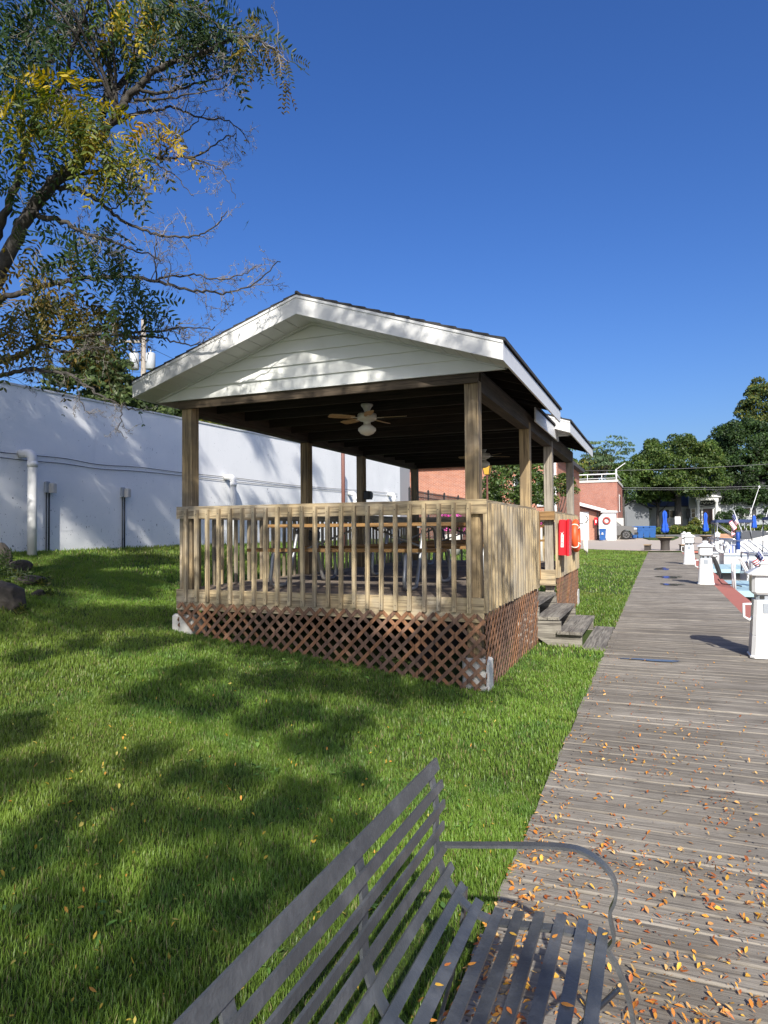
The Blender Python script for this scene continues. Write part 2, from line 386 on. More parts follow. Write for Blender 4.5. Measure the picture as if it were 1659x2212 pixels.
F = np.stack((I[:-1, :-1], I[1:, :-1], I[1:, 1:], I[:-1, 1:]), -1).reshape(-1, 4)
g_o = np_mesh('ground', np.stack((GX, GY, gz(GX, GY)), -1).reshape(-1, 3), F, 'lawn', smooth=True); tag(g_o, kind='structure')

def sheet(name, x0, x1, y0, y1, mat, dz, nx=30, ny=40, edge=None):
    u = np.linspace(0, 1, nx); v = np.linspace(0, 1, ny); U, V = np.meshgrid(u, v, indexing='ij')
    X = x0+(x1-x0)*U; lo = np.full_like(X, y0) if edge is None else edge(X); Y = lo+(y1-lo)*V
    Z = np.maximum(gz(X, np.maximum(Y, 50.2)), -.04)+dz
    I = np.arange(nx*ny).reshape(nx, ny); F = np.stack((I[:-1, :-1], I[1:, :-1], I[1:, 1:], I[:-1, 1:]), -1).reshape(-1, 4)
    return tag(np_mesh(name, np.stack((X, Y, Z), -1).reshape(-1, 3), F, mat), kind='structure')
sheet('plaza', -40, 45, 48, 88, 'plaza', .045, 80, 60, edge=lambda X: np.where(X < -.7, 48.6+np.clip(-X-.7, 0, 30)*.9, np.where(X > 1.3, 50.1, 48.6)))
sheet('road', -200, 200, 88.3, 96, 'road', .03, 60, 10)
w = MB(); w.box((1.72, -60, -.75), (160, 50.02, -.62)); tag(w.build('water', 'water'), kind='structure')
w = MB(); w.box((1.66, -30, -2.9), (1.76, 50.1, -.05)); w.box((1.76, 50.0, -2.9), (160, 50.15, -.02)); tag(w.build('bulkhead', 'dock_side'), kind='structure')

# boardwalk: every plank its own board, one structure
bw = MB(); y = -4.0; k = 0
while y < 48.5:
    wd = random.uniform(.136, .144); x0 = -.66+random.uniform(-.012, .012); x1 = 1.385+random.uniform(-.004, .004); dz = random.uniform(-.004, .004); sk = random.uniform(-.004, .004)
    if y < 26:
        e = .006; zt = dz; n = 6
        ring = []
        for i in range(n+1):
            xx = x0+(x1-x0)*i/n; a = y+sk*(i/n-.5)*2+random.uniform(-.0015, .0015); b = a+wd; h = zt+random.uniform(-.0015, .0015)
            ring.append([(xx, a, -.05), (xx, b, -.05), (xx, b, h-e), (xx, b-e, h), (xx, a+e, h), (xx, a, h-e)])
        bw.rings(ring, 0, True, True, False)
    else: bw.box((x0, y, -.05), (x1, y+wd, dz))
    if y < 11:
        for jx in (-.58, .40, 1.34):
            for jy in (.03, .11): bw.cbox((jx+random.uniform(-.012, .012), y+jy, dz+.0012), (.008, .008, .0016), 1)
    y += wd+random.uniform(.005, .009); k += 1
tag(bw.build('boardwalk', ['boardwalk', 'iron'], fix=True), kind='structure')
b = MB(); b.box((-.64, -4, -.14), (-.60, 48.4, -.055)); b.box((.35, -4, -.14), (.45, 48.4, -.055)); b.box((1.3, -4, -.14), (1.38, 48.4, -.055)); tag(b.build('boardwalk_joists', 'dark_y'), kind='structure')
b = MB(); b.box((1.392, -4, -.09), (1.80, 49.9, -.012)); b.box((1.80, 49.9, -.09), (60, 50.5, .04)); tag(b.build('dock_edging', 'red_edge'), kind='structure')
# puddles lying on the planks
def puddle(cx, cy, rx, ry, seed):
    r = random.Random(seed); n = 40; pts = []
    for i in range(n):
        a = 2*pi*i/n; q = 1+.22*sin(3*a+seed)+.14*sin(5*a+seed*2)+r.uniform(-.05, .05); pts.append((cx+cos(a)*rx*q, cy+sin(a)*ry*q, .0085))
    m_ = MB(); m_.add(pts, [list(range(n))]); return tag(m_.build('puddle', 'puddle'), kind='structure')
for q in ((1445, 1247, .34, .55), (1452, 1263, .28, .3), (1430, 1229, .26, .8)):
    p = at_z(q[0], q[1], 0); puddle(p.x, p.y, q[2], q[3], q[0])
p = at_z(1410, 1427, 0); puddle(p.x, p.y, .30, .06, 5)

# ------------------------------------------------------------------ grass
BLK = [(-5.2, -1.5, 6.36, 14.6), (-9.6, -9.6, 0, 1)]
def grass(n, x0, x1, y0, y1, hmin, hmax, w, seed):
    r = np.random.default_rng(seed); X = r.uniform(x0, x1, n); Y = r.uniform(y0, y1, n)
    cl = vnoise(X*2.2+5, Y*2.2+50, 5)*.5+vnoise(X*9, Y*9, 6)*.5
    keep = r.random(n) < .35+.9*cl
    # in the picture only (with a margin), off the deck
    rx = X*RT.x+Y*RT.y; fd = X*FW.x+Y*FW.y
    keep &= (fd > .3) & (np.abs(rx)/np.maximum(fd, .1) < .72)
    keep &= ~((X > -5.12) & (X < -1.6) & (Y > 6.5) & (Y < 14.5)); keep &= X < -.655+.03*r.random(n)
    keep &= Y < 48.6+np.clip(-X-.7, 0, 30)*.9
    keep &= ~((X < -.64) & (X > -.97) & (Y > 9.3) & (Y < 11.25)); keep &= ~((X > -2.2) & (X < -.94) & (Y > 9.45) & (Y < 11.2))
    keep &= X > WALLX+.02
    X, Y, cl = X[keep], Y[keep], cl[keep]; n = len(X)
    Z = gz(X, Y); h = r.uniform(hmin, hmax, n)*(.65+.7*cl); az = r.uniform(0, 2*pi, n); lean = np.abs(r.normal(.35, .35, n)); ww = w*r.uniform(.7, 1.3, n)
    dx, dy = np.cos(az), np.sin(az); sx, sy = -dy, dx
    def lvl(t, wd): 
        off = lean*h*t*t; zz = Z+h*t*(1-.22*np.minimum(lean, 1.2)*t); cx, cy = X+dx*off, Y+dy*off
        return np.stack((cx-sx*wd, cy-sy*wd, zz), -1), np.stack((cx+sx*wd, cy+sy*wd, zz), -1)
    a0, b0 = lvl(0., ww*.5); a1, b1 = lvl(.55, ww*.45); tip, _ = lvl(1., ww*0)
    V = np.stack((a0, b0, a1, b1, tip), 1).reshape(-1, 3); B = (np.arange(n)*5)[:, None]
    hue = r.random(n); patch = vnoise(X*.9+70, Y*.9+8, 9)
    c = np.array([.160, .272, .042])[None]*(1-hue[:, None]*.35)+np.array([.255, .335, .058])[None]*hue[:, None]*.35
    c = c*(.72+.55*patch[:, None])
    mot = vnoise(X*.35+20, Y*.35+3, 14); c = c*np.array([1, 1, 1])[None]+np.array([.07, .015, .01])[None]*np.clip(mot-.45, 0, 1)[:, None]*1.6
    blu = vnoise(X*3.1+2, Y*3.1+30, 15) > .70; c[blu] *= np.array([.78, .86, .95])
    dry = r.random(n) < .07+.10*np.clip(mot-.55, 0, 1); c[dry] = np.array([.33, .28, .13])*r.uniform(.6, 1.2, dry.sum())[:, None]
    C = np.repeat(c[:, None], 5, 1)*np.array([.42, .42, .9, .9, 1.25])[None, :, None]  # roots darkened in the colour to stand in for shade between blades
    return V, B+np.array([[0, 1, 3, 2]]), B+np.array([[2, 3, 4]]), C.reshape(-1, 3)
parts = [grass(330000, -4.2, -.62, .6, 4.2, .016, .048, .0034, 1), grass(70000, -7.0, -4.2, 1.5, 4.2, .02, .052, .005, 5), grass(300000, -9.6, -.62, 4.2, 8.5, .02, .055, .0052, 2),
         grass(110000, -9.6, -.62, 8.5, 17, .03, .075, .011, 3), grass(90000, -9.6, -.62, 17, 60, .04, .085, .020, 4)]
Vs, Q, T3, Cs, off = [], [], [], [], 0
for V, q, t3, C in parts: Vs.append(V); Q.append(q+off); T3.append(t3+off); Cs.append(C); off += len(V)
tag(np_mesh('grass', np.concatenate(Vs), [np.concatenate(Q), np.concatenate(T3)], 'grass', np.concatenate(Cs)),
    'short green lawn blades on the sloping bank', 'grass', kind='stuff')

# ------------------------------------------------------------------ fallen leaves
def leaf_litter(name, P, size, pal, seed, lift=.004, tilt=.45):
    r = np.random.default_rng(seed); n = len(P); az = r.uniform(0, 2*pi, n); L = size*r.uniform(.45, 1.5, n)**1.15; Wd = L*r.uniform(.22, .55, n); t1 = r.normal(0, tilt, n); curl = r.uniform(-.1, .35, n)
    ax = np.stack((np.cos(az)*np.cos(t1), np.sin(az)*np.cos(t1), np.sin(t1)), -1); sd = np.stack((-np.sin(az), np.cos(az), r.normal(0, .35, n)), -1)
    P = P+np.array([0, 0, lift])+np.array([0, 0, 1])*(np.abs(np.sin(t1))*L*.5)[:, None]; up = np.array([0, 0, 1.])
    V = np.stack((P-ax*L[:, None]*.5, P-ax*L[:, None]*.15+sd*Wd[:, None]*.5+up*(curl*L)[:, None]*.5, P+ax*L[:, None]*.2+sd*Wd[:, None]*.42+up*(curl*L)[:, None]*.5, P+ax*L[:, None]*.55,
                  P+ax*L[:, None]*.2-sd*Wd[:, None]*.42+up*(curl*L)[:, None]*.5, P-ax*L[:, None]*.15-sd*Wd[:, None]*.5+up*(curl*L)[:, None]*.5), 1).reshape(-1, 3)
    B = (np.arange(n)*6)[:, None]; F = np.concatenate((B+np.array([[0, 1, 2, 3]]), B+np.array([[0, 3, 4, 5]])))
    c = np.array(pal)[r.integers(0, len(pal), n)]*r.uniform(.7, 1.2, n)[:, None]
    return np_mesh(name, V, F, 'dryleaf', np.repeat(c, 6, 0))
PAL = [(.62, .27, .045), (.55, .20, .035), (.68, .38, .06), (.42, .13, .035), (.60, .30, .10), (.34, .10, .03), (.66, .42, .16)]
r = np.random.default_rng(21); P = []
while len(P) < 8600:
    x = r.uniform(-.66, 1.38); y = .9+r.exponential(2.0)
    if y > 9.5: continue
    dens = (.35+.9*vnoise(np.array([x*3.2+3]), np.array([y*3.2+40]), 12)[0]**2.2*1.5)*(1.4 if x < .4 else .65)*(1 if y < 3.6 else .4)
    if x < -.45: dens *= 1.5
    if r.random() < dens*.8: P.append((x, y, .004))
tag(leaf_litter('leaf_litter', np.array(P), .0205, PAL, 22), 'small orange leaflets scattered over the grey planks', 'leaf litter', kind='stuff')
P = []
while len(P) < 1000:
    x = r.uniform(-4.2, -.66); y = .8+r.exponential(1.7)
    if y > 9 or (x > -5.1 and x < -1.5 and y > 6.4): continue
    P.append((x, y, G(x, y)+r.uniform(.015, .035)))
tag(leaf_litter('leaf_litter_on_lawn', np.array(P), .021, [(.55, .38, .06), (.55, .36, .05), (.60, .28, .05), (.50, .42, .10)], 23, tilt=.7), 'yellow leaflets caught among the lawn blades', 'leaf litter', kind='stuff')

P = []
for c in range(46):
    cx, cy = r.uniform(-4.6, -.8), r.uniform(1.2, 6.3)
    for k in range(r.integers(6, 18)):
        x, y = cx+r.normal(0, .07), cy+r.normal(0, .07)
        if x < -.7: P.append((x, y, G(x, y)+r.uniform(.02, .045)))
tag(leaf_litter('clover', np.array(P), .030, [(.10, .20, .035), (.14, .24, .05), (.08, .16, .04)], 29, tilt=.35), 'clover and broad leaved weeds among the lawn blades', 'clover', kind='stuff')
# ------------------------------------------------------------------ the pavilion
PXL, PXR, PY0, PY1, DZ = -5.16, -1.60, 6.455, 14.5, .89
pav = thing('picnic_pavilion', (-3.38, 10.5, .4), 'weathered timber picnic pavilion with white gable, baluster railing and brown lattice skirt on the lawn', 'pavilion')
PW = -Vector(pav.location)
class PB(MB):
    def build(s, name, mats, parent=pav, **k):
        o = MB.build(s, name, mats, None, **k); o.parent = parent
        if parent is pav: o.matrix_parent_inverse = Matrix.Translation(PW)
        return o
# posts
for Y in (6.46, 9.3, 11.42, 14.40):
    for X, nm in ((-5.16, 'post'), (-1.75, 'post')):
        b = PB(); e = .006; x1 = X+.14; y1 = Y+.14
        b.rings([[(X+e, Y, z), (x1-e, Y, z), (x1, Y+e, z), (x1, y1-e, z), (x1-e, y1, z), (X+e, y1, z), (X, y1-e, z), (X, Y+e, z)] for z in (-.1, .9, 2.0, 3.02)], 0, True, True, False)
        b.build(nm, 'post_grey' if (Y > 11 and X > -3) else 'post')
# deck, rims, beams under
b = PB(); y = PY0+.005
while y < 14.5:
    x1 = -1.61 if (y < 9.42 or y > 11.28) else -2.15
    b.box((-5.155, y, DZ-.035), (x1, y+.136, DZ+random.uniform(-.002, .002))); y += .141
b.build('deck', 'deck')
b = PB()
for lo, hi in (((-5.2, 6.415, .66), (-1.565, 6.453, DZ+.004)), ((-2.2, 11.30, .64), (-1.565, 11.338, DZ+.004)), ((-5.2, 14.52, .62), (-1.565, 14.56, DZ))):
    b = PB(); b.box(lo, hi); b.build('rim_board', 'pine_x')
for lo, hi in (((-1.603, 6.455, .66), (-1.567, 9.5, DZ+.002)), ((-1.603, 11.34, .66), (-1.567, 14.52, DZ+.002)), ((-5.2, 6.455, .62), (-5.162, 14.52, DZ)), ((-2.19, 9.42, .62), (-2.155, 11.29, DZ+.002))):
    b = PB(); b.box(lo, hi); b.build('rim_board', 'pine_y')
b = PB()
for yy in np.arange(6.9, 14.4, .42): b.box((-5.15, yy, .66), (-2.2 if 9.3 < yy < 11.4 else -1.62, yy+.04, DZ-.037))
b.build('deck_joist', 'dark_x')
# railings: rail + balusters of their own
def railing(axis, fixed, a0, a1, n, side, mrail, mbal, zb=.755, own=True, first=None, last=None):
    """axis 0: runs along x at Y=fixed (outer face towards -y side), axis 1: runs along y at X=fixed"""
    s = side; b = PB(); t0, t1 = sorted((fixed, fixed-.04*s))
    lo, hi = ((a0, t0, 1.71), (a1, t1, 1.85)) if axis == 0 else ((t0, a0, 1.71), (t1, a1, 1.85))
    b.box(lo, hi); rail = b.build('railing', mrail)
    t0, t1 = sorted((fixed+.001*s, fixed+.039*s)); mb = PB()
    for i in range(n):
        c = (first if first is not None else a0+.1)+(((last if last is not None else a1-.1)-(first if first is not None else a0+.1))*i/max(n-1, 1))+random.uniform(-.004, .004)
        z0 = zb+random.uniform(-.008, .008); z1 = 1.815+random.uniform(-.006, .006); tl = random.uniform(-.006, .006); q = .004
        bb = PB() if own else mb
        def sec(z, d, cut=0):
            r_ = [(c-.019+d, t0), (c+.019+d, t0), (c+.019+d, t1), (c-.019+d, t1)]
            return [((u, v, z) if axis == 0 else (v, u, z)) for u, v in r_]
        bb.rings([sec(z0, tl), sec(z1, -tl)], 0, True, True, False)
        if own:
            for z in (z0+.05, z1-.055):
                q0 = t0-.0012 if s < 0 else t1+.0002
                lo = (c-.004, q0, z-.004); hi = (c+.004, q0+.001, z+.004)
                bb.box(*((lo, hi) if axis == 0 else ((lo[1], lo[0], lo[2]), (hi[1], hi[0], hi[2]))), 1)
            bb.build('baluster', [mbal, 'iron'], rail)
    if not own: mb.build('baluster_row', mbal, rail)
    return rail
railing(0, 6.415, -5.2, -1.527, 23, -1, 'pine_x', 'pine_z', first=-5.052, last=-1.702)
railing(1, -1.565, 6.457, 9.5, 21, 1, 'pine_y', 'pine_z', first=6.44, last=9.47)
railing(1, -1.565, 11.34, 14.56, 22, 1, 'pine_y', 'pine_z', first=11.36, last=14.52)
railing(1, -5.165, 6.457, 14.5, 52, -1, 'pine_y', 'pine_z', first=6.5, last=14.45, own=False)
railing(0, 14.56, -5.2, -1.56, 24, 1, 'pine_x', 'pine_z', own=False)
railing(0, 11.30, -2.25, -1.567, 3, -1, 'orange_x', 'orange_z', zb=.74, first=-2.12, last=-1.82)
# lattice skirts
def clip(p, q, poly):
    t0, t1 = 0., 1.; d = (q[0]-p[0], q[1]-p[1]); n = len(poly)
    for i in range(n):
        a, c = poly[i], poly[(i+1) % n]; nx_, ny_ = -(c[1]-a[1]), c[0]-a[0]
        num = nx_*(p[0]-a[0])+ny_*(p[1]-a[1]); den = nx_*d[0]+ny_*d[1]
        if abs(den) < 1e-9:
            if num < 0: return None
        else:
            t = -num/den
            if den > 0: t0 = max(t0, t)
            else: t1 = min(t1, t)
    if t1-t0 < 1e-4: return None
    return (p[0]+d[0]*t0, p[1]+d[1]*t0), (p[0]+d[0]*t1, p[1]+d[1]*t1)
def lattice(axis, fixed, a0, a1, zt, zfun, side, step=.139, extra=()):
    poly = (list(extra) or [(a0, zfun(a0))])+[(a1, zfun(a1)), (a1, zt), (a0, zt)]; b = PB()
    for layer, sg in ((0, 1), (1, -1)):
        o = fixed+side*(.004+.008*layer); x = a0-1.2
        while x < a1+1.2:
            s_ = clip((x, zt+.0), (x+sg*1.2, zt-1.2), poly)
            if s_:
                P_ = [((u, o, v) if axis == 0 else (o, u, v)) for u, v in s_]
                b.bar(P_[0], P_[1], .035, .007, up=(0, 1, 0) if axis == 0 else (1, 0, 0))
            x += step
    return b.build('lattice_panel', 'lattice')
lattice(0, 6.412, -5.17, -1.555, .735, lambda x: G(x, 6.4)+.0, -1, extra=[(-5.17, .64), (-4.86, G(-4.86, 6.4)-.02)])
lattice(1, -1.563, 6.42, 9.5, .735, lambda y: G(-1.55, y)-.0, 1)
lattice(1, -1.563, 11.34, 14.54, .735, lambda y: G(-1.55, y)+.0, 1)
lattice(1, -5.17, 6.42, 14.5, .72, lambda y: G(-5.2, y)+.02, -1)
# pier blocks
for x0, x1, y0, y1, z1 in ((-5.30, -4.98, 6.44, 6.72, .60), (-1.80, -1.532, 6.44, 6.66, .31), (-1.72, -1.54, 14.30, 14.62, .33), (-1.80, -1.585, 9.2, 9.5, .42), (-1.80, -1.585, 11.4, 11.65, .4)):
    b = PB(); b.rbox((x0, y0, -.2), (x1, y1, z1), .025); b.build('pier_block', 'concrete')
b = PB(); b.box((-5.1, 8.8, .0), (-2.3, 8.84, .64)); b.build('skirt_board', 'dirt')  # added dark screen: hides the lit lawn beyond, stands in for underdeck shade
for ya, yb in ((6.9, 9.3), (11.5, 14.3)): b = PB(); b.box((-2.44, ya, -.1), (-2.40, yb, .64)); b.build('skirt_board', 'dirt')  # same added dark screens behind the side lattice

# steps
for nm, x0, x1, z, y0, y1 in (('step_tread', -1.29, -.955, .185, 9.34, 11.24), ('step_tread', -1.58, -1.26, .365, 9.40, 11.24), ('step_tread', -1.87, -1.55, .54, 9.52, 11.24), ('step_tread', -2.15, -1.84, .715, 9.52, 11.24), ('step_landing', -.955, -.665, .012, 9.2, 11.3)):
    b = PB(); w2 = (x1-x0)/2
    for k in (0, 1): b.box((x0+k*w2+.003, y0+random.uniform(0, .015), z-.042), (x0+(k+1)*w2-.003, y1, z+random.uniform(-.003, .003)))
    b.build(nm, 'step_y')
for yy in (9.42, 11.12):
    b = PB(); b.prism([(-.97, yy, -.1), (-.97, yy, .13), (-1.24, yy, .13), (-1.24, yy, .31), (-1.53, yy, .31), (-1.53, yy, .49), (-1.82, yy, .49), (-1.82, yy, .66), (-2.14, yy, .66), (-2.14, yy, .45), (-1.25, yy, -.12)], (0, .045, 0)); b.build('step_stringer', 'step_x')
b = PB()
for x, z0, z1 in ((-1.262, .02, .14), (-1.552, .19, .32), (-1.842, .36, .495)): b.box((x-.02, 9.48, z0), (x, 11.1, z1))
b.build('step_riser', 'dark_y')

# roofs
APX = -3.39; SL = .333
def roof(y0, y1, half, ze, name, gable, ysid, mirror_back=True, fas=.18):
    """ze top of slope at the eave line; half: half span"""
    za = ze+SL*half; t = .035
    b = PB()
    for sg in (-1, 1):
        xe = APX+sg*(half+.02); z_e = ze-SL*.02
        n = max(2, int((half+.02)/.15)); poly = []
        # stepped shingle courses
        for i in range(n):
            xa = APX+sg*(half+.02)*i/n; xb = APX+sg*(half+.02)*(i+1)/n; z_a = za-SL*abs(xa-APX); z_b = za-SL*abs(xb-APX)
            b.rings([[(xa, yy, z_a+t-.012), (xb, yy, z_b+t), (xb, yy, z_b+.003), (xa, yy, z_a+.003)] for yy in (y0-.02, y1+.02)], 0, True, True, False)
    b.tube([(APX, y0-.02, za+t-.006), (APX, y1+.02, za+t-.006)], .02, 6)
    rf = b.build(name, 'shingle')
    b = PB()
    for sg in (-1, 1): b.rings([[(APX, yy, za), (APX+sg*half, yy, ze), (APX+sg*half, yy, ze-.02), (APX, yy, za-.02)] for yy in (y0+.02, y1-.02)], 0, True, True, False)
    b.build('roof_deck', 'dark_y', rf)
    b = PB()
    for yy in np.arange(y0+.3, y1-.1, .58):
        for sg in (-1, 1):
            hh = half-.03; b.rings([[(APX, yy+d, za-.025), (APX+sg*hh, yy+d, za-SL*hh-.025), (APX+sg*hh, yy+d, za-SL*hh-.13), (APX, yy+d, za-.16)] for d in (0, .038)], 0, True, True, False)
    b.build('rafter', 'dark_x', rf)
    # eave and rake fascia
    for xa in (APX+half-.02, APX-half): b = PB(); b.box((xa, y0, ze-fas), (xa+.02, y1, ze-.004)); b.build('eave_fascia', 'white', rf)
    if gable:
        b = PB()
        for sg in (-1, 1):
            x1 = APX+sg*half
            b.rings([[(APX, yy, za-.001), (x1, yy, ze-.001), (x1, yy, ze-fas), (APX, yy, za-fas-.012)] for yy in (y0-.022, y0-.001)], 0, True, True, False)
            b.rings([[(APX, yy, za+.0), (x1, yy, ze+.0), (x1, yy, ze-.025), (APX, yy, za-.025)] for yy in (y0-.03, y0-.0225)], 0, True, True, False)
        b.build('rake_fascia', 'white', rf)
        b = PB(); zo = fas+.004   # grooved soffit under the overhang
        for sg in (-1, 1):
            n = 14
            for i in range(n):
                u0 = i/n; u1 = (i+1)/n-.004; pts = []
                xa = APX+sg*half*u0; xb = APX+sg*half*u1
                b.rings([[(xa, yy, za-SL*half*u0-zo), (xb, yy, za-SL*half*u1-zo), (xb, yy, za-SL*half*u1-zo+.008), (xa, yy, za-SL*half*u0-zo+.008)] for yy in (y0, ysid)], 0, True, True, False)
        b.build('soffit', 'soffit', rf)
        b = PB(); z = 3.085; top = za-zo; cr = .135; b.box((APX-half+.04, ysid+.016, 3.086), (APX+half-.04, ysid+.02, 3.09))
        while z < top-.01:
            z2 = min(z+cr, top); w0 = (top-z)/SL; w1 = (top-z2)/SL; w0 = min(w0, half-.06); w1 = min(w1, half-.06)
            b.rings([[(APX-w0, ysid, z), (APX+w0, ysid, z), (APX+w0, ysid+.03, z), (APX-w0, ysid+.03, z)], [(APX-w1, ysid+.02, z2), (APX+w1, ysid+.02, z2), (APX+w1, ysid+.03, z2), (APX-w1, ysid+.03, z2)]], 0, True, True, False); z += cr
        b.build('gable_siding', 'vinyl', rf)
        b = PB()
        for sg in (-1, 1): b.bar((APX+sg*.0, ysid-.012, top-.012), (APX+sg*min((top-3.09)/SL, half-.06), ysid-.012, max(3.1, top-SL*half)), .02, .03, up=(0, 1, 0))
        b.build('siding_trim', 'white', rf)
    return rf
roof(6.06, 9.92, 2.12, 3.262, 'roof', True, 6.39)
roof(9.25, 11.55, 1.88, 3.215, 'link_roof', False, 0, fas=.20)
roof(11.08, 15.1, 2.12, 3.268, 'rear_roof', True, 11.40)
b = PB(); b.box((-5.18, 6.42, 2.99), (-1.60, 6.457, 3.083)); b.build('front_beam', 'beam_x')
for xa in (-1.752, -5.158): b = PB(); b.box((xa, 6.6, 2.93), (xa+.138, 14.5, 3.125)); b.build('side_beam', 'beam_y')
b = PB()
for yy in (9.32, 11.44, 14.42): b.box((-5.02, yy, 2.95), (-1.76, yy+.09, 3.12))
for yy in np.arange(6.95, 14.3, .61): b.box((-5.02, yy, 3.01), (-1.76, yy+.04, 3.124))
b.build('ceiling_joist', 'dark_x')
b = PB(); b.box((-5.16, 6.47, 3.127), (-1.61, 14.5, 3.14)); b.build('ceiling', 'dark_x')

# ------------------------------------------------------------------ ceiling fans
def fan(loc, rz, label):
    f = thing('ceiling_fan', loc, label, 'ceiling fan', 'ceiling fans in the pavilion'); f.scale = (.86, .86, .9)
    b = MB(); b.lathe([(.085, 0), (.085, -.02), (.06, -.05), (.035, -.10), (.035, -.12)], n=20); b.build('canopy', 'fan_body', f)
    b = MB(); b.lathe([(.04, -.115), (.125, -.13), (.135, -.15), (.135, -.20), (.10, -.225), (.05, -.235), (.05, -.275), (.075, -.285)], n=24); b.build('motor_housing', 'fan_body', f)
    b = MB(); b.lathe([(.07, -.285), (.085, -.295), (.125, -.325), (.125, -.355), (.09, -.395), (.03, -.42), (.005, -.422)], n=24); b.build('globe', 'globe', f)
    for k in range(5):
        a = rz+2*pi*k/5; d = Vector((cos(a), sin(a), 0)); s = Vector((-sin(a), cos(a), .20))
        b = MB(); pr = [(.19, .045), (.28, .058), (.45, .066), (.535, .06), (.56, .04)]
        b.rings([[d*r_-s*w_+Vector((0, 0, -.188)), d*r_+s*w_+Vector((0, 0, -.188)), d*r_+s*w_+Vector((0, 0, -.182)), d*r_-s*w_+Vector((0, 0, -.182))] for r_, w_ in pr], 0, True, True, False)
        bl = b.build('blade', 'fan_blade', f)
        b = MB(); b.bar(d*.11+Vector((0, 0, -.19)), d*.24+Vector((0, 0, -.187)), .035, .006); b.build('blade_iron', 'fan_body', bl)
    return f
fan((-3.22, 7.45, 3.075), .15, 'white ceiling fan with globe light under the front of the pavilion roof')
fan((-2.92, 12.1, 3.06), .55, 'farther ceiling fan half hidden behind the front right post')

# ------------------------------------------------------------------ picnic tables
def picnic(loc, label, rz=0):
    t = thing('picnic_table', loc, label, 'picnic table', 'picnic tables under the pavilion roof', rz)
    def planks(name, y0, z, n, wd, mat):
        b = MB()
        for k in range(n): b.box((-1.2+random.uniform(-.01, .01), y0+k*(wd+.008), z), (1.2+random.uniform(-.01, .01), y0+k*(wd+.008)+wd, z+.038))
        return b.build(name, mat, t)
    planks('table_top', -.365, .712, 5, .14, 'orange_x'); planks('bench_seat', -.78, .425, 2, .13, 'orange_x'); planks('bench_seat', .52, .425, 2, .13, 'orange_x')
    for x in (-.82, .82):
        b = MB()
        for s in (-1, 1):
            q = [(x, s*.12, .70), (x, s*.22, .66), (x, s*.42, .12), (x, s*.47, .04), (x, s*.56, .022), (x, s*.74, .022), (x, s*.83, .05), (x, s*.85, .12), (x, s*.80, .39), (x, s*.72, .42), (x, s*.5, .42)]
            pts = []
            for i in range(len(q)-1):
                for k in range(3): pts.append(Vector(q[i]).lerp(Vector(q[i+1]), k/3))
            pts.append(Vector(q[-1])); b.tube(pts, .021, 10)
        b.tube([(x, -.42, .42), (x, .42, .42)], .018, 8); b.box((x-.02, -.36, .69), (x+.02, .36, .711)); b.build('leg', 'galv', t)
    b = MB(); 
    for s in (-1, 1): b.tube([(s*.80, 0, .44), (s*.1, 0, .70)], .014, 8)
    b.build('brace', 'galv', t)
    return t
picnic((-3.33, 7.62, DZ+.002), 'picnic table with pale galvanised tube legs nearest the front railing')
picnic((-3.05, 9.95, DZ+.002), 'shaded picnic table in the middle, behind the one nearest the railing')
picnic((-3.2, 12.9, DZ+.002), 'rearmost picnic table in the far section of the pavilion')

# ------------------------------------------------------------------ extinguisher cabinet, life ring
def text_mesh(name, s, size, mat, parent, mtx, depth=.001):
    cu = bpy.data.curves.new(name, 'FONT'); cu.body = s; cu.size = size; cu.extrude = depth; cu.align_x = 'CENTER'; cu.align_y = 'CENTER'
    o = bpy.data.objects.new(name, cu); COL.objects.link(o); dg = bpy.context.evaluated_depsgraph_get()
    me = bpy.data.meshes.new_from_object(o.evaluated_get(dg)); bpy.data.objects.remove(o); bpy.data.curves.remove(cu)
    me.materials.clear(); me.materials.append(MT[mat]); n = bpy.data.objects.new(name, me); link(n, parent); n.matrix_local = mtx; return n
FACE_F = Matrix(((1, 0, 0, 0), (0, 0, -1, 0), (0, 1, 0, 0), (0, 0, 0, 1)))   # text lying in the XZ plane, facing -Y
fb = thing('extinguisher_cabinet', (-1.445, 11.56, 1.42), 'red plastic fire extinguisher cabinet hung on the railing beside the steps', 'fire cabinet')
fb.rotation_euler = (0, radians(1.5), 0)
b = MB(); b.rbox((-.075, -.19, -.29), (.045, .19, .29), .02); b.build('cabinet_body', 'redbox', fb)
b = MB(); b.rbox((.050, -.2, -.30), (.095, .2, .30), .02); b.build('cabinet_door', 'redbox', fb)
b = MB(); b.box((-.033, -.194, -.16), (.012, -.191, .05)); lb = b.build('label', 'plastic_white', fb)
for i, ch in enumerate('FIRE'): text_mesh('lettering', ch, .047, 'redbox', lb, Matrix.Translation((-.0105, -.1955, -.005-.042*i)) @ FACE_F)
b = MB(); b.box((-.022, -.1965, .028), (-.004, -.1945, .075)); b.bar((-.02, -.1955, .06), (-.036, -.1955, .082), .006, .002, up=(0, 1, 0)); b.bar((-.006, -.1955, .075), (.012, -.1955, .092), .006, .002, up=(0, 1, 0)); b.build('extinguisher_mark', 'plastic_white', lb)

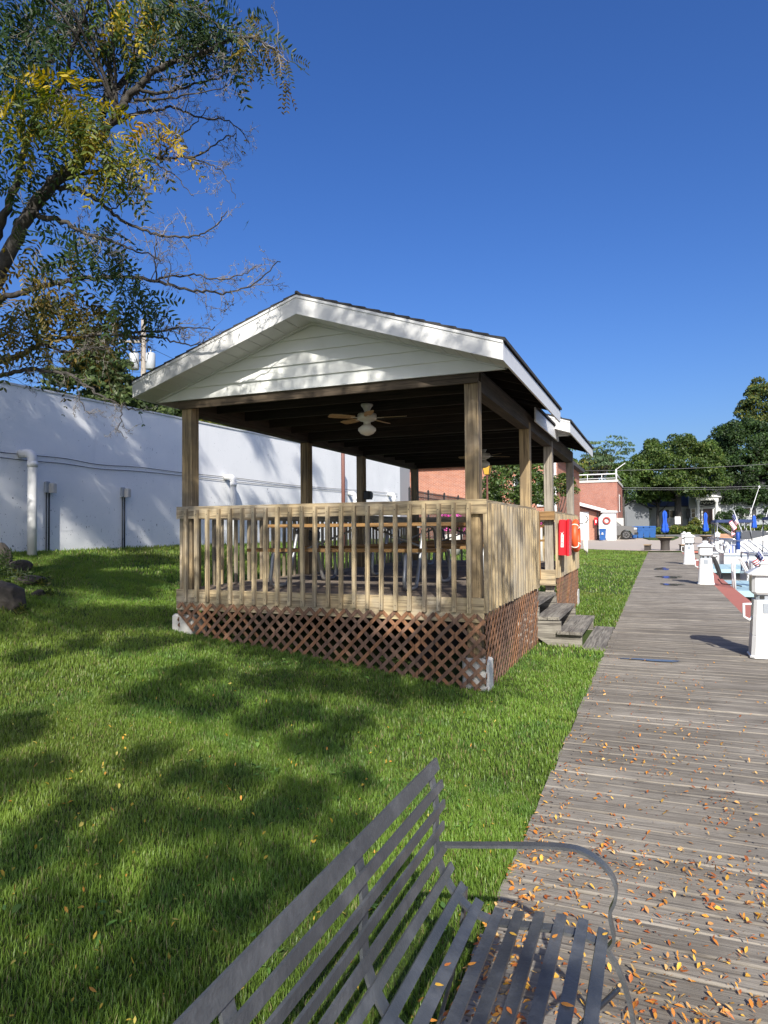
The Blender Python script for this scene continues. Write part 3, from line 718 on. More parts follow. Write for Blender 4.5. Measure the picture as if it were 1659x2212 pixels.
def torus(name, R, r, mat, parent, n=36, k=12, ax='x'):
    b = MB(); pts = [(0, R*cos(2*pi*i/n), R*sin(2*pi*i/n)) if ax == 'x' else (R*cos(2*pi*i/n), 0, R*sin(2*pi*i/n)) for i in range(n)]
    b.tube(pts, r, k, closed=True); return b.build(name, mat, parent)
lr = thing('life_ring', (-1.455, 13.35, 1.43), 'bright orange life ring hanging on the railing of the far pavilion section', 'life ring')
torus('ring', .255, .062, 'orange', lr)
for a in (.8, 2.4, 3.9, 5.5):
    b = MB(); c = Vector((0, .255*cos(a), .255*sin(a))); tz = Vector((0, -sin(a), cos(a))); rd = Vector((0, cos(a), sin(a)))
    b.tube([c+(rd*cos(q)+Vector((1, 0, 0))*sin(q))*.066 for q in np.linspace(0, 2*pi, 13)[:-1]], .012, 6, closed=True); b.build('band', 'rope', lr)
rp = thing('throw_rope', (-1.42, 14.45, 1.45), 'white throw rope looped over a hook past the orange life ring', 'rope')
b = MB()
for k in range(5):
    o_ = k*.012; pts = [(.015*k, .05*sin(2*pi*i/24)*(1+.1*k)+o_, .27*cos(2*pi*i/24)*(1+.05*k)-.05) for i in range(24)]; b.tube(pts, .011, 6, closed=True)
b.tube([(.03, .06, .2), (.05, .09, 0), (.05, .08, -.3), (.04, .1, -.42)], .011, 6); b.build('coil', 'rope', rp)
b = MB(); b.tube([(-.08, 0, .22), (.02, 0, .22), (.06, .0, .25), (.09, 0, .30), (.07, 0, .36), (.03, 0, .38)], .009, 6); b.build('hook', 'iron', rp)

# ------------------------------------------------------------------ the bench
bn = thing('park_bench', (-.38, 1.05, 0), 'dark grey steel slat park bench with scrolled arm in the foreground', 'bench')
class BB(MB):
    def build(s, name, mats, parent=bn, **k):
        o = MB.build(s, name, mats, None, **k); o.parent = parent; o.matrix_parent_inverse = Matrix.Translation(-Vector(bn.location)); return o
SL_E = [(-.634, .844), (-.618, .786), (-.612, .728), (-.616, .663), (-.612, .600), (-.592, .546), (-.558, .496), (-.508, .459), (-.448, .446), (-.391, .450), (-.332, .457), (-.272, .462), (-.213, .462), (-.160, .447)]
Y0B, Y1B = .12, 1.985
def slat(b, i):
    p = Vector((SL_E[i][0], 0, SL_E[i][1])); a = Vector((*SL_E[max(i-1, 0)], 0)); c = Vector((*SL_E[min(i+1, 13)], 0)); d = (c-a).normalized(); tx, tz = d.x, d.y
    w = .0205 if i == 0 else (.0138 if i < 7 else .0165); th = .0036; T = Vector((tx, 0, tz)); N = Vector((-tz, 0, tx))
    if N.x < 0 and i < 7 or N.z < 0: N = -N
    rings = []
    for j in range(9):
        y = Y0B+(Y1B-Y0B)*j/8; ww = w*(.86 if j in (0, 8) else 1); bow = .003*sin(pi*j/8*3+i)*.5
        c0 = p+Vector((0, y, 0))+N*bow
        rings.append([c0-T*ww-N*th, c0+T*ww-N*th, c0+T*ww*.96+N*th, c0-T*ww*.96+N*th])
    rings[0] = [v+Vector((0, .0, 0)) for v in rings[0]]
    b.rings(rings, 0, True, True, False)
for nm, rng in (('backrest', range(0, 7)), ('seat', range(7, 14))):
    b = BB()
    for i in rng: slat(b, i)
    b.build(nm, 'bench')
for yy in (1.93, 1.40, .90, .40):
    pts = []
    for i in range(14):
        a = SL_E[max(i-1, 0)]; c = SL_E[min(i+1, 13)]; d = Vector((c[0]-a[0], 0, c[1]-a[1])).normalized(); N = Vector((-d.z, 0, d.x))
        if N.z > 0 and i >= 7: N = -N
        if i < 7: N = Vector((-abs(N.x), 0, -abs(N.z)))
        pts.append(Vector((SL_E[i][0], yy, SL_E[i][1]))+N*.008)
    b = BB(); b.strap(pts, (0, 1, 0), .034, .008); b.build('support_strap', 'bench')
def spl(q, n=5):
    out = []
    for i in range(len(q)-1):
        p0, p1, p2, p3 = (Vector(q[max(i-1, 0)]), Vector(q[i]), Vector(q[i+1]), Vector(q[min(i+2, len(q)-1)]))
        for k in range(n):
            t = k/n; out.append(.5*((2*p1)+(-p0+p2)*t+(2*p0-5*p1+4*p2-p3)*t*t+(-p0+3*p1-3*p2+p3)*t**3))
    out.append(Vector(q[-1])); return out
for yy in (1.985, .10):
    q = [(-.635, yy, .600), (-.527, yy, .617), (-.383, yy, .640), (-.247, yy, .656), (-.186, yy, .642), (-.144, yy, .610), (-.125, yy, .573), (-.128, yy, .534), (-.142, yy, .496), (-.136, yy, .454), (-.133, yy, .425), (-.150, yy, .398)]
    b = BB(); b.strap(spl(q), (0, 1, 0), .030, .008); b.build('armrest', 'bench')
    b = BB(); b.strap(spl([(-.165, yy-.01, .43), (-.150, yy-.01, .40), (-.120, yy-.01, .35), (-.098, yy-.01, .285), (-.082, yy-.01, .20), (-.06, yy-.01, .09), (-.03, yy-.01, .010)]), (0, 1, 0), .020, .011); b.build('leg', 'bench')
    zb = G(-.67, yy); b = BB(); b.strap(spl([(-.548, yy-.01, .49), (-.562, yy-.01, .36), (-.60, yy-.01, .2), (-.668, yy-.01, zb)]), (0, 1, 0), .03, .009); b.build('leg', 'bench')
b = BB(); b.tube([(-.575, .12, .33), (-.575, 1.95, .33)], .008, 8); b.tube([(-.12, .12, .33), (-.575, 1.0, .30), (-.12, 1.93, .33)], .007, 8); b.build('cross_brace', 'bench')
# leaflets lying on the slats
def one_leaf(px, py, i, az, L, col, label):
    L *= .66
    P_ = at_z(px, py, SL_E[i][1]+.006); bb = MB(); n = 7; top = []
    me_ = [(-.5, 0), (-.3, .17), (0, .22), (.3, .13), (.55, 0), (.3, -.13), (0, -.22), (-.3, -.17)]
    bb.rings([[(u*L, v*L, .10*L*u*u*4*.4+abs(v)*.25*L+z) for u, v in me_] for z in (0, .0007)], 0, True, True, True)
    nm = 'leaf_colour_%d' % i
    o = bb.build('fallen_leaf', 'fl_'+col); o.location = P_; o.rotation_euler = (0, 0, az); tag(o, label, 'leaf', 'leaflets lying on the bench slats')
MT['fl_o'] = paint('orange_leaf', (.60, .24, .035), .6, var=.1, scale=20); MT['fl_y'] = paint('yellow_leaf', (.66, .38, .05), .6, var=.1, scale=20); MT['fl_r'] = paint('rust_leaf', (.50, .16, .03), .6, var=.1, scale=20)
Z4 = lambda x, y: ((600+x*1.2658)/1.8228, (2900+y*1.2658)/1.8228)
for (x, y, i, az, L, c, lab) in ((918, 710, 7, .9, .032, 'r', 'small rust leaf flat on a seat slat near the backrest'), (994, 708, 8, .8, .036, 'o', 'round orange leaf on the seat, right of the small rust one'), (890, 773, 7, .1, .036, 'y', 'narrow yellow leaf lying crosswise on the rear seat slat'),
                              (1122, 615, 9, -.3, .035, 'y', 'yellow leaf near the arm end of the fourth front seat slat'), (1252, 622, 11, 1.1, .035, 'o', 'curled orange leaf close to the scrolled arm, third slat from the front'), (1290, 836, 12, .0, .045, 'o', 'large curled orange leaf on the second slat from the seat front'),
                              (1110, 853, 10, -.9, .036, 'r', 'rust leaf lying at the lower edge of the seat centre'), (870, 884, 8, .3, .034, 'o', 'pair-like orange leaf low on the rear seat slats'), (1408, 615, 13, .9, .03, 'y', 'tiny yellow leaf at the tip of the front seat slat')):
    one_leaf(*Z4(x, y), i, az, L, c, lab)
# ------------------------------------------------------------------ trees
def compound_leaves(anchors, dirs, L, pal, seed, pairs=8, lw=.30, hexa=False):
    """pinnate leaves: anchors (n,3), dirs (n,3) unit; returns V,F,C"""
    r = np.random.default_rng(seed); n = len(anchors); Ls = L*r.uniform(.7, 1.2, n)
    d = dirs/np.linalg.norm(dirs, axis=1, keepdims=True); up = r.normal(0, 1, (n, 3)); s = np.cross(d, up); s /= np.linalg.norm(s, axis=1, keepdims=True); nn = np.cross(s, d)
    V, C = [], []; base = np.array(pal)[r.integers(0, len(pal), n)]*r.uniform(.75, 1.25, n)[:, None]
    for k in range(pairs):
        t = (k+.8)/pairs; ctr = anchors+d*(Ls*t)[:, None]+np.array([0, 0, -1.])*(Ls*.35*t*t)[:, None]
        for sg in (-1, 1):
            ok = r.random(n) < .93
            a = s*sg+d*.55+nn*r.normal(0, .25, n)[:, None]+np.array([0, 0, -.25]); a /= np.linalg.norm(a, axis=1, keepdims=True)
            ll = Ls*.24*(1-.35*abs(t-.5))*np.where(ok, 1, .02); w = np.cross(a, nn+r.normal(0, .35, (n, 3))); w /= np.linalg.norm(w, axis=1, keepdims=True)
            cc = base*r.uniform(.85, 1.15, n)[:, None]; A = lambda f, g, h=0.: ctr+a*(ll*f)[:, None]+w*(ll*lw*g)[:, None]+nn*(ll*h)[:, None]
            if hexa:   # pointed oval: two quads folded along the midrib
                for sd_ in (1, -1): V.append(np.stack((A(0, 0), A(.28, .44*sd_, .05), A(.68, .40*sd_, .05), A(1, 0, -.04)), 1).reshape(-1, 3)); C.append(np.repeat(cc, 4, 0))
            else:
                V.append(np.stack((A(0, 0), A(.45, .5), A(1, 0), A(.45, -.5)), 1).reshape(-1, 3)); C.append(np.repeat(cc, 4, 0))
    # rachis as a thin blade
    tipc = anchors+d*Ls[:, None]+np.array([0, 0, -1.])*(Ls*.35)[:, None]; mid = anchors+d*(Ls*.5)[:, None]+np.array([0, 0, -1.])*(Ls*.09)[:, None]
    q = np.stack((anchors, mid+nn*.0022, tipc, mid-nn*.0022), 1); V.append(q.reshape(-1, 3)); C.append(np.repeat(base*.8, 4, 0))
    V = np.concatenate(V); return V, np.arange(len(V)).reshape(-1, 4), np.concatenate(C)
def resample(pts, rad, step):
    out, rr = [], []
    P_ = spl([tuple(p) for p in pts], 6); Rr = np.interp(np.linspace(0, 1, len(P_)), np.linspace(0, 1, len(rad)), rad)
    return P_, list(Rr)
def grow(mb, start, d, L, r0, rng, wig=.25, n=6, sides=4, droop=0.):
    pts = [Vector(start)]; d = Vector(d).normalized()
    for i in range(n):
        d = (d+Vector((rng.gauss(0, wig), rng.gauss(0, wig), rng.gauss(0, wig)-droop))).normalized(); pts.append(pts[-1]+d*L/n)
    mb.tube(pts, [max(r0*(1-.8*i/n), .0012) for i in range(n+1)], sides, caps=False); return pts
def twigs(mb, pts, rad, rng, n, L, lv=2, lo=.15, up=.1, wig=.28, spread=.9, sides=4):
    tips = []
    for k in range(n):
        t = lo+(1-lo)*rng.random(); f = t*(len(pts)-1); i = min(int(f), len(pts)-2); p = pts[i].lerp(pts[i+1], f-i); d = (pts[i+1]-pts[i]).normalized()
        q = Vector((rng.gauss(0, 1), rng.gauss(0, 1), rng.gauss(0, 1))); q = (q-d*q.dot(d)).normalized(); r_ = rad[min(i, len(rad)-1)]
        l = L*rng.uniform(.4, 1.2)*(1.15-.5*t); c = grow(mb, p, d*.8+q*spread+Vector((0, 0, up)), l, max(min(r_*.5, .012*L), .0025), rng, wig, 6, sides)
        tips.append(c[-1])
        if lv > 1:
            tips += twigs(mb, c, [max(min(r_*.5, .012*L)*(1-.8*j/6), .002) for j in range(7)], rng, 4 if lv > 2 else 5, l*.5, lv-1, .2, up, wig, spread, 3)
    return tips

Z5 = lambda x, y: (x*.3968, y*.3968); Z6 = lambda x, y: (x*.3968, 658.3+y*.3968)
def limb(q, d0, d1, w0, w1, z=Z5):
    n = len(q); pts = []; rad = []
    for i, (x, y) in enumerate(q):
        t = i/(n-1); dd = d0+(d1-d0)*t; pts.append(at_d(*z(x, y), dd)); rad.append((w0+(w1-w0)*t**.8)*.3968*dd/FPX*.5)
    return pts, rad
LIMBS = [
 ([(0, 1470), (90, 1290), (170, 1140), (260, 1030), (350, 950), (470, 860), (560, 730), (640, 610), (700, 520), (770, 450), (880, 370), (980, 320), (1080, 295), (1200, 240), (1330, 200), (1440, 240), (1520, 300)], 7.0, 6.5, 84, 8, Z5, 14, .9),
 ([(560, 620), (590, 520), (690, 430), (760, 320), (830, 200), (890, 90), (960, -10), (1020, -120)], 6.9, 7.8, 42, 14, Z5, 12, .9),
 ([(585, 520), (598, 400), (605, 300), (650, 150), (690, 0), (720, -120)], 6.9, 7.3, 26, 12, Z5, 9, .7),
 ([(-20, 1300), (50, 1100), (100, 950), (150, 750), (220, 600), (300, 510), (360, 400), (395, 260), (450, 120), (490, 0), (520, -120)], 7.3, 6.4, 46, 11, Z5, 12, .8),
 ([(220, 600), (230, 470), (270, 330), (300, 220), (380, 130)], 6.9, 6.5, 34, 12, Z5, 8, .7),
 ([(300, 510), (380, 480), (500, 470), (620, 460), (800, 440), (1000, 410), (1150, 385), (1300, 330)], 6.8, 7.8, 20, 5, Z5, 13, .6),
 ([(610, 670), (760, 620), (850, 600), (960, 590), (1080, 640), (1250, 660), (1360, 780)], 6.8, 7.4, 22, 4, Z5, 13, .6),
 ([(740, 545), (900, 540), (1060, 510), (1250, 470)], 6.7, 6.3, 16, 4, Z5, 10, .5),
 ([(760, 490), (900, 500), (1020, 470), (1120, 440), (1220, 410), (1260, 320)], 6.7, 7.2, 20, 5, Z5, 10, .55),
 ([(350, 970), (480, 945), (620, 910), (760, 880), (870, 860), (1000, 855), (1100, 840), (1200, 760), (1290, 730)], 6.9, 7.4, 24, 5, Z5, 12, .6),
 ([(870, 860), (960, 760), (1060, 670), (1130, 590)], 7.1, 7.5, 12, 4, Z5, 7, .5),
 ([(1000, 860), (1150, 895), (1230, 960), (1280, 1080)], 7.15, 7.0, 9, 3, Z5, 7, .4),
 ([(820, 880), (930, 940), (1000, 1010), (1060, 1070)], 7.1, 6.9, 9, 3, Z5, 6, .4),
 ([(300, 1020), (420, 1030), (530, 1090), (610, 1160), (700, 1220), (820, 1270), (960, 1290), (1080, 1280), (1170, 1230), (1230, 1150)], 6.95, 6.5, 28, 5, Z5, 16, .6),
 ([(200, 1170), (330, 1200), (440, 1260), (600, 1310), (720, 1360), (870, 1410)], 6.95, 6.3, 32, 5, Z5, 14, .6),
 ([(620, 1150), (690, 1080), (760, 1010), (820, 1140)], 6.7, 6.4, 8, 3, Z5, 6, .4),
 ([(-120, 1680), (0, 1630), (130, 1590), (300, 1540), (420, 1520), (560, 1510), (700, 1510), (850, 1530), (1000, 1570), (1150, 1590), (1270, 1590), (1400, 1530), (1530, 1420)], 7.1, 6.5, 38, 5, Z5, 24, .7),
 ([(850, 1530), (920, 1505), (1050, 1498), (1200, 1520), (1330, 1490), (1420, 1440)], 6.7, 6.9, 14, 4, Z5, 12, .55),
 ([(850, 1520), (845, 1420), (850, 1300)], 6.7, 6.6, 9, 4, Z5, 5, .4),
 ([(-230, 400), (-80, 340), (60, 290), (150, 260), (230, 210), (350, 180), (500, 170), (640, 165), (770, 150), (900, 140), (1000, 120), (1180, 130)], 7.1, 6.6, 40, 5, Z6, 22, .65),
 ([(640, 165), (760, 180), (860, 180), (960, 200), (1060, 220), (1130, 180)], 6.8, 6.4, 18, 4, Z6, 12, .5),
 ([(230, 215), (330, 250), (440, 250), (560, 230), (680, 240), (760, 270)], 6.9, 6.4, 18, 4, Z6, 10, .5),
 ([(-260, 450), (-120, 420), (0, 390), (160, 350), (250, 360), (380, 380), (450, 430), (560, 500), (700, 560), (800, 575)], 7.1, 6.3, 34, 5, Z6, 12, .5),
 ([(660, 550), (662, 610), (650, 680), (690, 730)], 6.4, 6.3, 8, 3, Z6, 5, .25),
 ([(420, 400), (430, 500), (470, 580), (520, 600)], 6.6, 6.4, 8, 3, Z6, 5, .3),
 ([(860, -60), (930, -20), (1000, 30), (1090, 60), (1200, 150), (1300, 180)], 6.6, 6.3, 14, 4, Z5, 8, .6),
]
rng = random.Random(5)
base = at_d(-235, 1240, 7.1); base.z = G(base.x, base.y)-.1
lt = thing('locust_tree', base, 'leaning locust tree with half bare branches and yellowing leaves hanging over the white wall', 'tree')
def under(o, p): o.parent = p; o.matrix_parent_inverse = Matrix.Translation(-Vector(p.location)); return o
tk = MB(); tr_pts = [base, at_d(-245, 1000, 7.1), at_d(-200, 880, 7.1), at_d(-120, 750, 7.05), at_d(-50, 655, 7.0), at_d(0, 583, 7.0)]
tk.tube(spl([tuple(p) for p in tr_pts], 6), list(np.linspace(.24, .092, 31)), 12)
tw = MB(); ALLP = []
for q, d0, d1, w0, w1, z, nt, tl in LIMBS:
    pts, rad = limb(q, d0, d1, w0, w1, z); P_, R_ = resample(pts, rad, .1)
    P_ = [p+Vector((rng.gauss(0, .008), rng.gauss(0, .008), rng.gauss(0, .008))) for p in P_]
    tk.tube(P_, R_, 8, caps=False); ALLP += [(p, r_) for p, r_ in zip(P_, R_)]
    twigs(tw, P_, R_, rng, int(nt*1.3), tl*.72, 3, .10, .05, .30, .85)
CLUS = [(60, 600, 150, 30, 1), (250, 620, 140, 34, 1), (420, 690, 140, 34, 1), (560, 770, 120, 30, 1), (640, 880, 100, 22, 1), (570, 960, 70, 12, 1), (850, 730, 70, 14, 2), (740, 870, 60, 8, 1),
 (150, 900, 120, 20, 0), (60, 1060, 120, 18, 0), (470, 1385, 100, 26, 0), (620, 1430, 60, 9, 0), (560, 1290, 70, 7, 0), (780, 1650, 110, 26, 0), (690, 1560, 60, 9, 0), (300, 1650, 140, 26, 3), (100, 1670, 120, 26, 3),
 (440, 1720, 120, 26, 3), (600, 1730, 80, 12, 3), (120, 1430, 110, 8, 3), (320, 1440, 100, 7, 3), (100, 250, 170, 30, 0), (60, 80, 150, 30, 0), (250, 150, 150, 26, 0), (420, 120, 110, 20, 0), (330, 40, 120, 22, 0),
 (480, 370, 60, 10, 0), (700, 290, 80, 18, 0), (730, 60, 90, 20, 2), (870, 30, 110, 22, 1), (830, 220, 70, 10, 0), (1100, 120, 110, 26, 0), (1180, 200, 100, 22, 0), (1290, 200, 90, 20, 0), (1370, 300, 60, 14, 3), (1440, 240, 60, 12, 3),
 (1500, 290, 40, 6, 3), (1560, 330, 28, 5, 3), (1548, 440, 22, 3, 3), (1010, 50, 100, 20, 0), (1050, 250, 60, 8, 0), (600, 40, 90, 16, 1), (200, 380, 100, 14, 0), (60, 1800, 120, 16, 3), (500, 1900, 90, 12, 3), (200, 1900, 130, 14, 3), (30, 420, 120, 18, 0), (380, 560, 90, 14, 1)]
PALS = [[(.030, .058, .016), (.040, .072, .018), (.026, .050, .020)], [(.075, .110, .018), (.110, .140, .020), (.24, .21, .022), (.40, .30, .025), (.050, .085, .018)], [(.50, .37, .03), (.40, .28, .03), (.12, .14, .022), (.52, .30, .03)], [(.12, .095, .022), (.16, .11, .025), (.055, .065, .018), (.20, .15, .03), (.045, .06, .018)]]
VV, FF, CC, off = [], [], [], 0; nr = np.random.default_rng(3)
for ci, (x, y, rr, n, pl) in enumerate(CLUS):
    dd = 6.7+nr.uniform(-.45, .35); c = at_d(*Z5(x, y), dd); R_ = rr*.3968*dd/FPX
    near = min(ALLP, key=lambda a: (a[0]-c).length)
    stem = grow(tw, near[0], c-near[0]+Vector((0, 0, .05)), max((c-near[0]).length, .1), .008, rng, .12, 6, 4)
    n = int(n*1.15); off_ = nr.normal(0, .5, (n, 3))*R_*np.array([1, 1.2, .8]); anc = np.array(c)[None]+off_+np.array([0, 0, R_*.35])
    for a in anc[::3]:
        grow(tw, stem[nr.integers(3, 7)], Vector(a)-stem[-1]+Vector((0, 0, .03)), (Vector(a)-stem[-1]).length+.02, .004, rng, .15, 4, 3)
    dr = off_+nr.normal(0, .35*R_+.02, (n, 3))+np.array([0, 0, -.5*R_-.03])
    V, Fq, C = compound_leaves(anc, dr, .34 if rr > 65 else .20, PALS[pl], 100+ci, 8, .36, True); VV.append(V); FF.append(Fq+off); CC.append(C); off += len(V)
# scattered single leaflets on the thin twigs
a = np.array([list(p) for p, r_ in ALLP if r_ < .02]); a = a[nr.integers(0, len(a), 60)]+nr.normal(0, .12, (60, 3))
V, Fq, C = compound_leaves(a, nr.normal(0, 1, (60, 3))+np.array([0, 0, -1.5]), .16, PALS[3]+PALS[0], 77, 2, .5, True); VV.append(V); FF.append(Fq+off); CC.append(C)
off += len(V)
# the crown above the frame: it keeps most of the left half of the wall in shade
wr = np.random.default_rng(44); kx_, ky_ = .4/1.0004/math.tan(SUN_EL), .917/1.0004/math.tan(SUN_EL); hub = at_d(*Z5(1020, -120), 7.6); ncl = 0; hubs_ = [grow(tk, at_d(*Z5(640, 610), 6.9), Vector((.1*math.cos(k*2.4), -.25+.35*math.sin(k*1.7), 1.0)), 3.6, .016, rng, .12, 8, 6) for k in range(8)]
hubs_ = [p for h_ in hubs_ for p in h_[3:]]
def offscreen(p, mg=70):
    dv = Vector(p)-EYE; dep = dv.dot(FW)
    if dep <= .05: return True
    u_ = dv.dot(RT)/dep*FPX+829.5; v_ = 1106-dv.dot(UP)/dep*FPX; k = .45/dep*FPX
    return not (-k < u_ < 1659+k and -k < v_ < 2212+k)
tries = 0
while ncl < 260 and tries < 20000:
    tries += 1; y = wr.uniform(6.0, 19.0); z = wr.uniform(.9, 4.2)
    q_ = .6*vnoise(np.array([y*.75+z*.45+40]), np.array([z*1.5-y*.3+9]), 61)[0]+.4*vnoise(np.array([y*1.9+z*1.2+4]), np.array([z*3.6-y*.6+19]), 62)[0]
    if q_ < .47+.008*max(0, y-10.0)+.03*max(0, y-15): continue
    xc = wr.uniform(-8.4, -3.6); dz_ = (xc-WALLX)/kx_; p = Vector((xc, y-ky_*dz_, z+dz_))
    if not offscreen(p): continue
    R_ = wr.uniform(.10, .20); ncl += 1; Lf = min(max(R_*1.5, .14), .30); n = int(4.5*pi*R_*R_/(.19*Lf*Lf))+3; o_ = wr.normal(0, .5, (n, 3))*R_
    nr_ = min(hubs_, key=lambda h_: (h_-p).length); grow(tw, nr_, p-nr_, (p-nr_).length, .004, rng, .08, 6, 3)
    V, Fq, C = compound_leaves(np.array(p)[None]+o_, o_+wr.normal(0, .2, (n, 3))+np.array([0, 0, -.03]), Lf, PALS[0]+PALS[1], 500+int(ncl), 6, .55); VV.append(V); FF.append(Fq+off); CC.append(C); off += len(V)
under(tk.build('trunk', 'bark'), lt); under(tw.build('twigs', 'bark_pale', fix=False), lt)
under(np_mesh('crown', np.concatenate(VV), np.concatenate(FF), 'leaf', np.concatenate(CC)), lt)

# the shade tree standing behind the camera: only its shadows reach the picture
st = thing('shade_tree', (1.0, -6.6, 0), 'spreading locust tree behind the bench whose crown throws dappled shade on the lawn', 'tree')
KX, KY = .40/1.0004*1/math.tan(SUN_EL), .917/1.0004/math.tan(SUN_EL)
nr = np.random.default_rng(19); rng = random.Random(9); anchors = []; cent = []
def target(x, y, z, zc): return (x+KX*(zc-z), y-KY*(zc-z), zc)
SHADE = [(250, 195, 45, 14), (330, 205, 50, 15), (410, 215, 50, 14), (480, 225, 50, 12), (545, 228, 45, 10), (200, 225, 50, 18), (270, 240, 50, 18), (360, 250, 45, 16), (430, 265, 40, 18), (395, 285, 50, 14), (320, 262, 35, 12),
 (20, 270, 35, 30), (60, 310, 30, 20), (10, 330, 25, 25), (190, 300, 30, 16), (230, 325, 35, 16), (300, 330, 45, 16), (380, 345, 55, 18), (440, 330, 30, 14), (350, 375, 50, 20), (430, 390, 35, 18), (170, 375, 50, 22), (250, 385, 50, 22), (110, 360, 40, 18),
 (60, 400, 50, 30), (20, 440, 30, 30), (130, 420, 40, 20), (280, 430, 50, 22), (350, 430, 30, 22), (220, 460, 45, 25), (300, 490, 45, 20), (380, 450, 40, 14), (120, 500, 45, 25), (60, 480, 25, 18), (170, 550, 50, 30), (110, 600, 50, 25), (230, 540, 35, 25), (250, 600, 40, 25), (30, 580, 30, 30),
 (90, 80, 50, 25), (160, 90, 50, 25), (130, 130, 60, 22), (200, 130, 25, 20), (60, 110, 40, 15), (180, 165, 35, 12), (40, 180, 30, 12), (100, 165, 30, 8), (180, 60, 40, 10), (110, 62, 50, 10)]
def hit_ground(px, py):
    r_ = ray(px, py); t = .8
    while t < 22:
        p = EYE+r_*t
        if p.z < G(p.x, p.y): return p
        t += .04
    return None
for (zx, zy, rx_, ry_) in SHADE:
    px, py = zx*1.7427, 1106+zy*1.7427; c0 = hit_ground(px, py)
    if c0 is None: continue
    e1 = hit_ground(px+rx_*1.4, py) or c0; e2 = hit_ground(px, py+ry_*1.4) or c0; area = pi*(e1-c0).length*(e2-c0).length
    Rb = float(np.clip(.38*sqrt(area/pi), .055, .14))
    for k in range(int(np.clip(1.5*area/(pi*Rb*Rb), 7, 60))):
        a = nr.uniform(0, 2*pi); q = sqrt(nr.uniform(0, 1))*1.0; g_ = hit_ground(px+rx_*q*cos(a), py+ry_*q*sin(a))
        if g_ is None: continue
        for tr_ in range(6):
            p = target(g_.x, g_.y, g_.z, nr.uniform(4.6, 7.0)+(1.5+tr_*.5 if g_.y > 5.5 else 0))
            if offscreen(p): cent.append((p, Rb*nr.uniform(.8, 1.2))); break
FT_ = [(nr.uniform(-5.2, -1.5), 6.4, nr.uniform(.75, 1.9), .10, .19) for k in range(26)]+[(nr.uniform(-5.2, -1.4), 6.4, nr.uniform(.1, .72), .12, .2) for k in range(34)]+[(nr.uniform(-5.3, -1.4), 6.06, nr.uniform(3.1, 3.9), .06, .12) for k in range(16)]+[(-1.5, nr.uniform(6.4, 9.4), nr.uniform(.8, 1.8), .06, .11) for k in range(7)]+[(-5.1, 6.46, nr.uniform(1.9, 3.0), .10, .16) for k in range(12)]+[(-1.68, 6.46, nr.uniform(1.9, 3.0), .05, .09) for k in range(6)]
for x, y, z, ra, rb in FT_:
    for tr_ in range(8):
        p = target(x, y, z, z+nr.uniform(3.4, 6.0))
        if offscreen(p): cent.append((p, nr.uniform(ra, rb))); break
for x, y, z in ((-4.9, 6.0, 3.4), (-2.3, 6.0, 3.6), (-1.6, 6.0, 3.35), (-4.3, 6.4, 3.05), (-4.8, 6.4, 2.6), (-5.0, 6.4, 1.9), (-4.4, 6.4, 1.3), (-2.9, 6.4, 1.6), (-1.7, 6.4, 2.1), (-1.7, 6.4, 1.4), (-3.6, 6.4, .8), (-4.6, 6.4, .6), (-2.2, 6.4, .4), (-1.5, 6.9, 1.2), (-3.3, 6.4, 3.2), (-2.9, 6.0, 3.75), (-5.2, 6.0, 3.2), (-2.6, 6.4, 3.25), (-3.8, 6.4, 3.0), (-3.4, 6.0, 3.85)):
    p = target(x, y, z, z+nr.uniform(3.6, 4.4))
    if offscreen(p): cent.append((p, nr.uniform(.13, .21)))
for x, y in ((.3, 1.6), (1.0, 2.6), (-.5, 1.2), (-.45, 2.0), (-.6, .9), (.8, 1.2)): cent.append((target(x, y, 0, nr.uniform(5, 7.2)), .16))
for x, y in ((-6.4, 4.6), (-6.0, 4.9), (-6.8, 4.3), (-6.2, 5.3)): cent.append((target(x, y, .8, nr.uniform(5.4, 7)), .3))
tk = MB(); top = Vector((.6, -5.6, 3.2)); tk.tube([(1.0, -6.6, -.1), (.95, -6.5, 1.2), (.8, -6.1, 2.4), tuple(top)], [.24, .19, .17, .15], 12); tw = MB()
hubs = []
for k in range(11):
    a = 2*pi*k/11; e = Vector((top.x-1+3.0*cos(a), top.y+1.2+3.4*sin(a), 5.6+.9*sin(k*2.1))); p = grow(tw, top, e-top, (e-top).length, .022, rng, .14, 7, 6); hubs += p[3:]
VV, FF, CC, off = [], [], [], 0
for ci, (c, R_) in enumerate(cent):
    near = min(hubs, key=lambda h: (h-Vector(c)).length); (grow(tw, near, Vector(c)-near, (Vector(c)-near).length, .006, rng, .08, 6, 4) if ci % 5 == 0 else None)
    Lf = min(max(R_*1.5, .12), .32); n = int(5.0*pi*R_*R_/(.19*Lf*Lf))+3; o_ = nr.normal(0, .5, (n, 3))*R_; anc = np.array(c)[None]+o_
    V, Fq, C = compound_leaves(anc, o_+nr.normal(0, .2, (n, 3))+np.array([0, 0, -.03]), Lf, PALS[1]+PALS[0], 300+ci, 6, .55); VV.append(V); FF.append(Fq+off); CC.append(C); off += len(V)
under(tk.build('trunk', 'bark'), st); under(tw.build('twigs', 'bark', fix=False), st); under(np_mesh('crown', np.concatenate(VV), np.concatenate(FF), 'leaf', np.concatenate(CC)), st)

